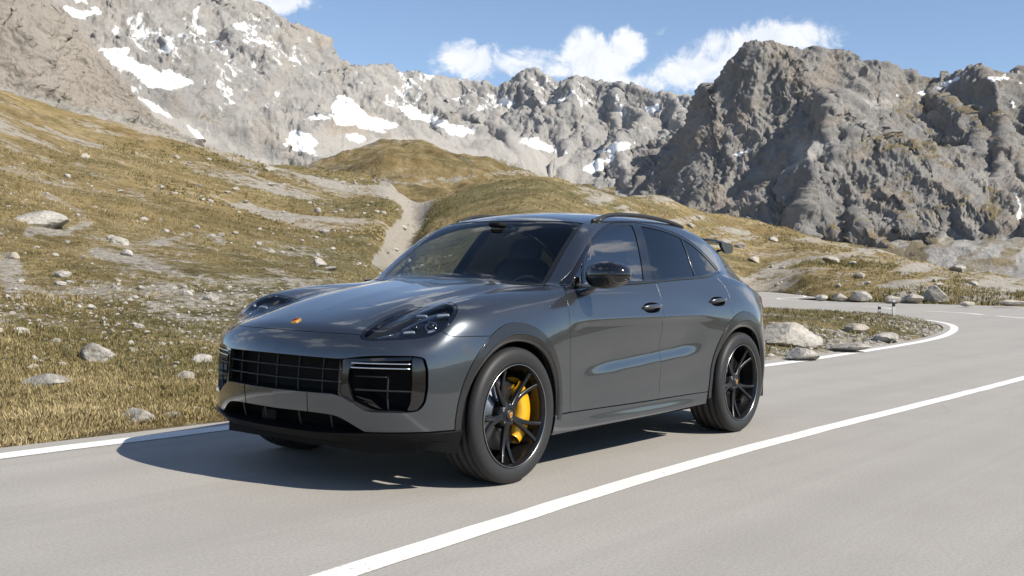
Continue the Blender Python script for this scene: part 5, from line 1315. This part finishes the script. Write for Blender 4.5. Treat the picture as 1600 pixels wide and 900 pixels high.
def wheel(x,s,yc,w,front,rot):
    whl=empty('wheel',(x,yc*s,.3885),car)
    def mk(nm,VF,mat,par=whl,sm=True):
        V,Fq=VF; V=np.array(V,float).copy(); V[:,1]*=s
        Fq=[tuple(f) for f in Fq] if s<0 else [tuple(f)[::-1] for f in Fq]
        return mesh_np(nm,V,Fq,mat,par,sm)
    ty=mk('tyre',lathe(tyre_prof(w),120),RUBBER)
    rim=mk('rim',lathe([(.284,.120*w),(.2925,.130*w),(.2925,.136*w),(.2885,.1375*w)],120),ALLOY)
    mk('rim_lip',lathe([(.2925,.1360*w),(.2915,.1385*w),(.2885,.1383*w),(.2875,.1350*w)],120),BRIGHT)
    mk('rim_barrel',lathe([(.2865,.137*w),(.2810,.128*w),(.2740,.116*w),(.2715,.098*w),(.2700,.06*w),(.262,.03),(.258,-.06),(.268,-.12)],120),ALLOY)
    mk('hub',lathe([(.0,.086),(.030,.086),(.036,.090),(.040,.094),(.052,.092),(.066,.082),(.080,.066),(.085,.03),(.085,-.02)],48),ALLOY)
    for k in range(5): mk('spoke',spoke_mesh(rot+k*2*np.pi/5),ALLOY)
    for k in range(5):
        a=rot+(k+.5)*2*np.pi/5; V,Fq=lathe([(0,.094),(.006,.094),(.0085,.090),(.0085,.07)],12); V=V+[.056*np.cos(a),-.004,.056*np.sin(a)]; mk('wheel_bolt',(V,Fq),STEEL)
    cap=mk('center_cap',lathe([(0,.100),(.024,.0995),(.031,.096),(.033,.088)],40),SATIN)
    V=np.array([(a*1.0,.1012,b) for a,b in shield(.013,.017)]); n=len(V); mk('cap_crest',(V,[tuple(range(n))]),GOLD,whl,False)
    V=np.array([(a,.1018,b) for a,b in shield(.005,.007)]); mk('cap_crest',(V,[tuple(range(len(V)))]),RED,whl,False)
    mk('brake_disc',lathe([(.075,.030),(.100,.034),(.104,.028),(.205,.028),(.208,.024),(.208,-.004),(.10,-.006)],72),STEEL)
    # caliper: a curved block round the disc
    am=np.pi*.985 if front else .06*np.pi; sp=.94 if front else .55; ri,ro=(.130,.240) if front else (.145,.225)
    aa=np.linspace(am-sp,am+sp,22); V=[]
    for i,a in enumerate(aa):
        e=1-abs(2*i/21-1)**6*.35; r0=ro-(ro-ri)*e; y1=.074-.012*abs(2*i/21-1)**2
        for r,y in ((r0,.034),(r0+.012,y1-.006),(r0+.028,y1),(ro-.022,y1),(ro-.006,y1-.010),(ro,.02),(ro,-.03),(r0,-.03)): V.append((r*np.cos(a),y,r*np.sin(a)))
    k=8; Fq=[(i*k+j,i*k+(j+1)%k,(i+1)*k+(j+1)%k,(i+1)*k+j) for i in range(21) for j in range(k)]+[tuple(range(k)),tuple(21*k+j for j in range(k))[::-1]]
    mk('brake_caliper',(V,Fq),YELLOW)
    return whl
for s in (1,-1):
    wheel(XF,s,.826,1.0,True,R(62) if s>0 else R(20)); wheel(XR,s,.832,1.03,False,R(58) if s>0 else R(40))
# --- cabin
def seat(x,y,wd=.26,rear=False):
    st=empty('seat',(0,0,0),car)
    V,Fq=superell((x+.10,y,.66),(.27,wd,.09),.5,.5); mesh_np('seat_cushion',V,Fq,LEATHER,st)
    th=R(-20); Rm=[[math.cos(th),0,math.sin(th)],[0,1,0],[-math.sin(th),0,math.cos(th)]]
    V,Fq=superell((x-.22,y,.98),(.085,wd,.35),.5,.45,rot=Rm); mesh_np('seat_back',V,Fq,LEATHER,st)
    V,Fq=superell((x-.34,y,1.36),(.055,.14,.10),.6,.6,rot=Rm); mesh_np('headrest',V,Fq,LEATHER,st)
seat(-.08,.38); seat(-.08,-.38); seat(-1.0,.36,.32,True); seat(-1.0,-.36,.32,True)
V,Fq=superell((.80,0,.93),(.26,.80,.14),.45,.35,40,20); V[:,2]+=.05*(V[:,0]-.8); mesh_np('dashboard',V,Fq,LEATHER,car)
rbox('cabin_floor',LINING,car,(-.5,0,.40),(2.7,1.6,.04),.01)
rbox('parcel_shelf',LINING,car,(-1.75,0,1.0),(.7,1.2,.04),.01)
rbox('centre_console',LEATHER,car,(.25,0,.66),(.9,.24,.34),.04)
a=np.linspace(0,2*np.pi,41); th=R(25)
P=np.array([(.50+.185*math.sin(t)*math.sin(th)*1.0,.38+.185*math.cos(t),1.0+.185*math.sin(t)*math.cos(th)) for t in a]); V,Fq=tube(P,.016,10,False)
sw=mesh_np('steering_wheel',V,Fq,LEATHER,car); V,Fq=superell((.515,.38,1.0),(.03,.075,.06),.7,.7); mesh_np('wheel_hub',V,Fq,LEATHER,sw)
for dy,dz in ((.1,0),(-.1,0),(0,-.1)):
    V,Fq=tube(np.array([(.512,.38+dy*.6,1.0+dz*.6),(.502+dz*.45,.38+dy*1.75,1.0+dz*1.7)]),.013,8,True); mesh_np('wheel_spoke',V,Fq,LEATHER,sw)
V,Fq=superell((.36,0,1.50),(.02,.12,.035),.7,.6); mesh_np('rear_view_mirror',V,Fq,GLOSS,car)
V,Fq=superell((.43,.0,1.525),(.05,.06,.02),.7,.7); mesh_np('camera_pod',V,Fq,MATTE,car)
rbox('dash_reflection',BEIGE,car,(.86,.30,1.066),(.10,.28,.002),.0008,1)  # added pale sheet standing in for the light reflection above the dash
# ---------------------------------------------------------------- rocks, grass, posts
def stone_mat():
    m,t,b=new_mat('pale_limestone'); g=N(t); tc=g.n('ShaderNodeTexCoord').outputs['Object']; ps=g.n('ShaderNodeNewGeometry').outputs['Position']
    n1=g.noise(ps,1.7,6,.65); n2=g.noise(ps,11,6,.7); n3=g.noise(ps,.35,3,.5)
    col=g.ramp(n1,[(.3,(.20,.185,.160)),(.5,(.37,.35,.32)),(.75,(.54,.52,.49))])
    col=g.mix(g.math('MULTIPLY',g.maprange(n2,.48,.66),.65),col,(.14,.125,.10)); col=g.mix(g.math('MULTIPLY',g.maprange(n3,.5,.65),.35),col,(.40,.33,.23))
    g.l(col,b.inputs['Base Color']); b.inputs['Roughness'].default_value=.9; b.inputs['Specular IOR Level'].default_value=.2
    g.l(g.bump(g.math('ADD',n2,n1),.6,.08),b.inputs['Normal']); return m
STONE=stone_mat()
def ico(sub):
    bm=bmesh.new(); bmesh.ops.create_icosphere(bm,subdivisions=sub,radius=1.); V=np.array([v.co[:] for v in bm.verts]); Fc=np.array([[v.index for v in f.verts] for f in bm.faces]); bm.free(); return V,Fc
ICO={k:ico(k) for k in (1,2,3,4)}
def rock_shape(rng,sub=3,flat=.65):
    V,Fc=ICO[sub]; n=rng.normal(size=(11,3)); n/=np.linalg.norm(n,axis=1,keepdims=True); d=rng.uniform(.62,1.0,11)
    c=V@n.T; rr=np.min(np.where(c>.05,d/np.maximum(c,.05),9.),1); rr=np.minimum(rr,1.15)
    P=V*rr[:,None]; s=rng.uniform(0,50)
    P=P*(1+.07*fbm(P[:,0]*1.7+s,P[:,1]*1.7,P[:,2]*1.7,o=4))[:,None]
    P*=np.array([1,rng.uniform(.65,.95),flat*rng.uniform(.8,1.15)]); return P,Fc
rr_=np.random.default_rng(21)
ROCKS=[]
for k in range(7):
    P,Fc=rock_shape(rr_,4 if k<2 else 3); me_o=mesh_np('rock_shape',P,Fc,STONE,None,False); ROCKS.append(me_o.data); bpy.data.objects.remove(me_o)
NRW=VA.shape[0]; PXA=np.arange(-640,1990,3.); RA=np.hypot(VA[...,0]-CAM_P[0],VA[...,1]-CAM_P[1])
PYA=row0(PXA)[None]-(VA[...,2]-1.2)*CAM_F/(RA*np.cos(np.arctan((PXA-800)/CAM_F))[None])
def ground_at(px,py):
    j=int(np.clip(round((px+640)/3),0,len(PXA)-1)); col=PYA[:,j]; i=np.nonzero(col<=py)[0]
    i=i[0] if len(i) else NRW-1; return VA[i,j],RA[i,j]
def hz(x,y):
    """height of the hillside below a point"""
    r=math.hypot(x-CAM_P[0],y-CAM_P[1]); a=math.atan2(y-CAM_P[1],x-CAM_P[0]); px=800+CAM_F*math.tan((CAM_YAW-a+math.pi)%(2*math.pi)-math.pi)
    j=int(np.clip(round((px+640)/3),0,len(PXA)-1)); return float(np.interp(r,RA[:,j],VA[:,j,2]))
def vz(x,y):
    i=int(np.clip(round((y+52)/.16),0,VV.shape[0]-1)); j=int(np.clip(round((x+47)/.16),0,VV.shape[1]-1)); return float(VV[i,j,2])
def boulder(p,size,k,rz,label,group=None,tilt=0.,sink=.25,sz=1.,name='boulder'):
    o=bpy.data.objects.new(name,ROCKS[k%7]); o.location=(p[0],p[1],p[2]+size*(.45-sink)*.6); o.scale=(size/2,size/2,size/2*sz); o.rotation_euler=(tilt,tilt*.6,rz); link(o); tag(o,label,'boulder',group); return o
hill_b=[(60,352,72,3,'large pale boulder with shaded underside high on the left hillside'),(186,382,36,2,'pale rounded boulder right of and below the large hillside boulder'),
 (155,560,54,1,'white rock alone in mid slope left of the car'),(70,604,64,3,'broad pale rock low on the slope near the left photo edge'),(215,660,62,4,'long pale rock beside the road edge, right of the grass tuft row'),
 (292,596,34,6,'small pale rock level with the car grille, left of it'),(318,566,36,2,'small whitish rock nearest to the left headlight of the car'),
 (268,660,46,3,'pale flat rock touching the road verge, closest to the car nose'),(98,432,30,5,'small grey rock in ochre grass below the largest boulder'),(330,470,26,1,'small grey rock on the stony knob left of the hood')]
for px,py,wd,k,lab in hill_b:
    p,r=ground_at(px,py); boulder(p,wd*r/CAM_F*1.05,k,rr_.uniform(0,6),lab,sink=.42,sz=rr_.uniform(.62,.9),tilt=rr_.uniform(-.15,.15))
n=0
while n<130:
    px=rr_.uniform(-40,640) if n<95 else rr_.uniform(880,1600); py=rr_.uniform(240,672) if n<95 else rr_.uniform(340,455)
    if px>350 and py>430 and n<95: continue
    p,r=ground_at(px,py)
    if r>rcA(px)*.98 or r<reA(px)+.5: continue
    wd=float(rr_.choice([9,11,13,16,20,26],p=[.30,.27,.2,.12,.08,.03]))
    lab,gr=('small pale limestone rock scattered in the grass of the left hillside','rocks scattered on the left hillside') if n<95 else ('small pale rock scattered on the slope behind the car, right side','rocks scattered on the right slope')
    boulder(p,wd*r/CAM_F,rr_.integers(2,7),rr_.uniform(0,6),lab,gr,rr_.uniform(-.3,.3),sz=rr_.uniform(.6,1.),name='rock'); n+=1
# rocks on the verge inside the bend and on the far bank
def flatpt(px,py,z=0.):
    a=float(az_of(px)); k=float(kz(px,py)); r=(z-1.2)/k; return (CAM_P[0]+r*math.cos(a),CAM_P[1]+r*math.sin(a),z),r
for px,py,wd,k,sz,lab in ((1232,541,96,0,.62,'biggest pale boulder on the verge, right behind the rear of the car'),(1252,557,60,4,.5,'low pale slab at the verge edge beside the rear wheel'),(1330,545,56,3,.45,'widest low slab along the verge edge'),
    (1386,531,50,2,.42,'low slab near the tip of the verge'),(1340,523,44,6,.6,'small rock in the middle of the verge grass')):
    p,r=flatpt(px,py,.05); p=(p[0],p[1],max(vz(p[0],p[1]),0)); boulder(p,wd*r/CAM_F,k,rr_.uniform(0,6),lab,sz=sz,tilt=rr_.uniform(-.1,.1))
for px,py,wd,k,sz,lab in ((1460,472,52,0,.8,'large pale boulder on the bank beyond the far road'),(1424,473,34,3,.8,'grey boulder just left of the large one on the far bank'),(1396,473,26,5,.8,'small boulder on the far bank right behind the taller marker post'),(1345,471,44,2,.6,'wide low boulder on the far bank left of the marker posts'),(1310,470,28,4,.7,'grey rock on the far bank near its left end'),(1284,469,22,6,.7,'leftmost little rock of the far bank'),(1512,479,26,2,.4,'low rock on the far bank, right of the large boulder'),(1584,480,40,5,.35,'rightmost low rock on the far bank')):
    p,r=flatpt(px,py,.05); boulder(p,wd*r/CAM_F,k,rr_.uniform(0,6),lab,sz=sz,sink=.2)
# gravel and small stones: one mass
def scatter_mesh(name,pts,sizes,kinds,mat,label,cat):
    Vs=[];Fs=[];b=0
    for p,s,k in zip(pts,sizes,kinds):
        P,Fc=SM[k]; a=rr_.uniform(0,6); c_,s_=math.cos(a),math.sin(a); Q=P@np.array([[c_,s_,0],[-s_,c_,0],[0,0,1]])*s+p; Vs.append(Q); Fs.append(Fc+b); b+=len(P)
    o=mesh_np(name,np.concatenate(Vs),np.concatenate(Fs),mat,None,False); tag(o,label,cat,None,'stuff'); return o
SM=[rock_shape(rr_,2 if k<3 else 1) for k in range(6)]
MON=np.minimum.accumulate(PYA,0)
def ground_many(px,py):
    j=np.clip(np.round((px+640)/3).astype(int),0,len(PXA)-1); i=np.empty(len(px),int)
    for a in range(0,len(px),8000): i[a:a+8000]=(MON[:,j[a:a+8000]]>py[None,a:a+8000]).sum(0)
    i=np.minimum(i,NRW-1); return VA[i,j],RA[i,j]
px=np.where(rr_.random(30000)<.7,rr_.uniform(-60,700,30000),rr_.uniform(860,1640,30000)); py=rr_.uniform(230,700,30000)
P_,R_=ground_many(px,py); cl=fbm(P_[:,0]*.12,P_[:,1]*.12,o=4)
ok=(R_<rcA(px))&(R_>reA(px)+.1)&(cl+rr_.normal(size=30000)*.10>.34); P_,R_=P_[ok][:2600],R_[ok][:2600]
w_=rr_.uniform(1.2,1.9,len(R_))*np.exp(np.abs(rr_.normal(size=len(R_)))*.55)
pts=list(P_); sz=list(R_/CAM_F*w_); kd=[int(rr_.integers(3,6) if q<3 else rr_.integers(0,3)) for q in w_]
ii=rr_.integers(0,len(VERGE_EDGE)-6,900)
for i in ii:
    a,b=np.array(VERGE_EDGE[i]),np.array(VERGE_EDGE[i+1]); q=a+(b-a)*rr_.random(); q=q+np.array([-.0,-1.])*abs(rr_.normal())*1.2+[rr_.normal()*.2-.25,0]
    if vz(*q)<.005: continue
    pts.append(np.array([q[0],q[1],vz(*q)])); sz.append(rr_.uniform(.02,.09)); kd.append(int(rr_.integers(3,6)))
scatter_mesh('loose_stones',pts,sz,kd,STONE,'loose pale stones strewn over the grassy slopes and verge','stones')
# grass tufts: one mass
def grass_mat():
    m,t,b=new_mat('dry_alpine_grass'); g=N(t); a=attr(g,'tone')
    col=g.ramp(a,[(0,(.070,.070,.020)),(.35,(.165,.143,.060)),(.7,(.290,.228,.112)),(1,(.42,.345,.20))])
    g.l(col,b.inputs['Base Color']); b.inputs['Roughness'].default_value=.8; b.inputs['Specular IOR Level'].default_value=.15
    return m
GRASS=grass_mat()
def tufts(P,H,tone,nb=6,spread=.75,wd=.055):
    """P (n,3) roots, H heights"""
    n=len(P); A=rr_.uniform(0,2*np.pi,(n,nb)); S=rr_.uniform(.15,1.,(n,nb))*spread; hh=H[:,None]*rr_.uniform(.6,1.1,(n,nb))
    root=P[:,None]+np.stack([np.cos(A)*S*H[:,None]*.5,np.sin(A)*S*H[:,None]*.5,-.06*hh],2)
    tip=root+np.stack([np.cos(A)*S*hh,np.sin(A)*S*hh,hh*rr_.uniform(.6,1.,(n,nb))],2)
    mid=root*.5+tip*.5+np.stack([0*A,0*A,.14*hh],2)
    B=A+np.pi/2+rr_.normal(size=A.shape)*.6; w_=np.stack([np.cos(B),np.sin(B),0*B],2)*(H[:,None]*wd)[...,None]
    V=np.stack([root-w_,root+w_,mid-w_*.7,mid+w_*.7,tip],2).reshape(-1,3)
    b=np.arange(n*nb)[:,None]*5
    Fc=np.concatenate([b+[0,1,3],b+[0,3,2],b+[2,3,4]],0)
    T=np.repeat(np.clip(tone[:,None]+rr_.normal(size=(n,nb))*.12,0,1).ravel(),5)
    return V,Fc,T
M_=170000; px=rr_.uniform(-380,1640,M_); py=np.where(px<1190,rr_.uniform(225,706,M_),rr_.uniform(350,475,M_))
P_,R_=ground_many(px,py); c1=fbm(P_[:,0]*.22+9,P_[:,1]*.22,o=4)
car_hid=(px>360)&(px<1190)&(py>450)|(px>690)&(px<1060)&(py>345)
pth=linedist(px,py,[(600,405),(612,390),(625,368),(640,345),(650,325),(648,311),(628,299),(600,288)])<15
ok=(~pth)&(R_<rcA(px)*1.01)&(R_>reA(px)+.05)&(~car_hid)&(c1+rr_.normal(size=M_)*.18>-.10-.25*(px<700))&(rr_.random(M_)<np.where(px>700,.45,1.))
ok&=(attrA('stone',px,py,R_,P_[:,0],P_[:,1])+rr_.normal(size=M_)*.10<.42)
P_,R_,c1,px=P_[ok],R_[ok],c1[ok],px[ok]
print('tufts',len(P_))
P_=P_+rr_.normal(size=P_.shape)*[.04,.04,0]
roots=list(P_); hs=list(np.clip(R_/CAM_F*rr_.uniform(2.4,6.,len(R_)),.04,.36)); tn=list(np.clip(.50+.45*c1+.55*fbm(P_[:,0]*.06+4,P_[:,1]*.06,o=4)-.08*(px>250)+rr_.normal(size=len(R_))*.12,0,1))
for _ in range(5000):
    i=rr_.integers(1,len(VERGE_EDGE)-3); a,b=np.array(VERGE_EDGE[i]),np.array(VERGE_EDGE[i+1]); q=a+(b-a)*rr_.random()+np.array([-rr_.random()*1.,-abs(rr_.normal())*3.5-.35])
    if vz(*q)<.01: continue
    roots.append(np.array([q[0],q[1],vz(*q)])); hs.append(rr_.uniform(.05,.14)); tn.append(.35+rr_.normal()*.2)
# shorter, denser turf close to the road, and dark low scrub on the far bank
M2=100000; px=rr_.uniform(-480,560,M2); py=rr_.uniform(430,712,M2); P_,R_=ground_many(px,py); c1=fbm(P_[:,0]*.35+9,P_[:,1]*.35,o=4)
ok=(attrA('stone',px,py,R_,P_[:,0],P_[:,1])+rr_.normal(size=M2)*.12<.40)&(R_<24)&(R_>reA(px)+.03)&~((px>360)&(py>450))&(c1+rr_.normal(size=M2)*.22>-.22); P_,R_,c1,px=P_[ok][:56000],R_[ok][:56000],c1[ok][:56000],px[ok][:56000]
roots+=list(P_+rr_.normal(size=P_.shape)*[.05,.05,0]); hs+=list(rr_.uniform(.04,.09,len(P_))*(1+.4*(c1>.2))); tn+=list(np.clip(.50+.5*c1+.6*fbm(P_[:,0]*.10+4,P_[:,1]*.10,o=4)-.10*(px>200)+rr_.normal(size=len(P_))*.13,0,1))
for q in range(1500):
    px_=rr_.uniform(1262,1640); p,r_=flatpt(px_,rr_.uniform(466,479) if px_>1300 else rr_.uniform(464,471),.05)
    if r_<reA(px_)-1.5: continue
    roots.append(np.array([p[0],p[1],max(hz(p[0],p[1]),0)])); hs.append(rr_.uniform(.15,.5)); tn.append(.12+.35*(px_>1480)+rr_.normal()*.12)
V,Fc,T=tufts(np.array(roots),np.array(hs),np.array(tn))
go=mesh_np('grass',V,Fc,GRASS,None,False); at=go.data.attributes.new('tone','FLOAT','POINT'); at.data.foreach_set('value',T.astype(np.float32))
tag(go,'dry ochre and olive grass tufts over the slopes and verge','grass',None,'stuff')
# marker posts at the bend
POSTW=simple('post_white',(.72,.72,.70),.5); POSTB=simple('post_black',(.02,.02,.02),.5); REFL=simple('post_reflector',(.55,.56,.58),.15,.6)
def post(px,py,h,label):
    p,r=flatpt(px,py,.0); x,y=p[0],p[1]; z0=max(vz(x,y),0)
    e=empty('marker_post',(x,y,z0)); e.rotation_euler=(0,0,R(25)); tag(e,label,'post','marker posts at the bend')
    def prism(nm,zs,mat,par,o=0.):
        V=[];
        for z,sl in zs:
            for a,b in ((-.055,-.03),(-.035,-.05),(.035,-.05),(.055,-.03),(.05,.04),(-.05,.04)): V.append((a*(1+o),b*(1+o),z+sl*b))
        k=6; return mesh_np(nm,V,[(i*k+j,i*k+(j+1)%k,(i+1)*k+(j+1)%k,(i+1)*k+j) for i in range(len(zs)-1) for j in range(k)]+[tuple(range(k))[::-1],tuple((len(zs)-1)*k+j for j in range(k))],mat,par,False)
    prism('post_body',[(-.2,0),(h*.62,0)],POSTW,e); bd=prism('black_band',[(h*.62,0),(h*.88,0)],POSTB,e); prism('post_cap',[(h*.88,0),(h,.6)],POSTW,e)
    mesh_np('reflector',[(-.03,-.052,h*.68),(.03,-.052,h*.68),(.03,-.052,h*.83),(-.03,-.052,h*.83)],[(0,1,2,3)],REFL,bd,False)
post(1397,498,.55,'white marker post with black band, taller of the two at the bend'); post(1375,497,.34,'shorter white marker post left of the taller one at the bend')

# ---------------------------------------------------------------- air
hm=bpy.data.materials.new('alpine_air'); hm.use_nodes=True; ht=hm.node_tree; ht.nodes.clear()
ho=ht.nodes.new('ShaderNodeOutputMaterial'); hv=ht.nodes.new('ShaderNodeVolumePrincipled'); hv.inputs['Color'].default_value=(.82,.90,1,1); hv.inputs['Density'].default_value=1.3e-5; hv.inputs['Anisotropy'].default_value=.1
ht.links.new(hv.outputs[0],ho.inputs['Volume'])
x0,x1,y0,y1,z0,z1=-5200.,2600.,-5200.,2600.,-900.,1500.
V=[(x,y,z) for z in (z0,z1) for x,y in ((x0,y0),(x1,y0),(x1,y1),(x0,y1))]
hz_o=mesh_np('haze',V,[(0,3,2,1),(4,5,6,7),(0,1,5,4),(1,2,6,5),(2,3,7,6),(3,0,4,7)],hm,None,False); tag(hz_o,'thin bluish mountain air','haze',None,'stuff')
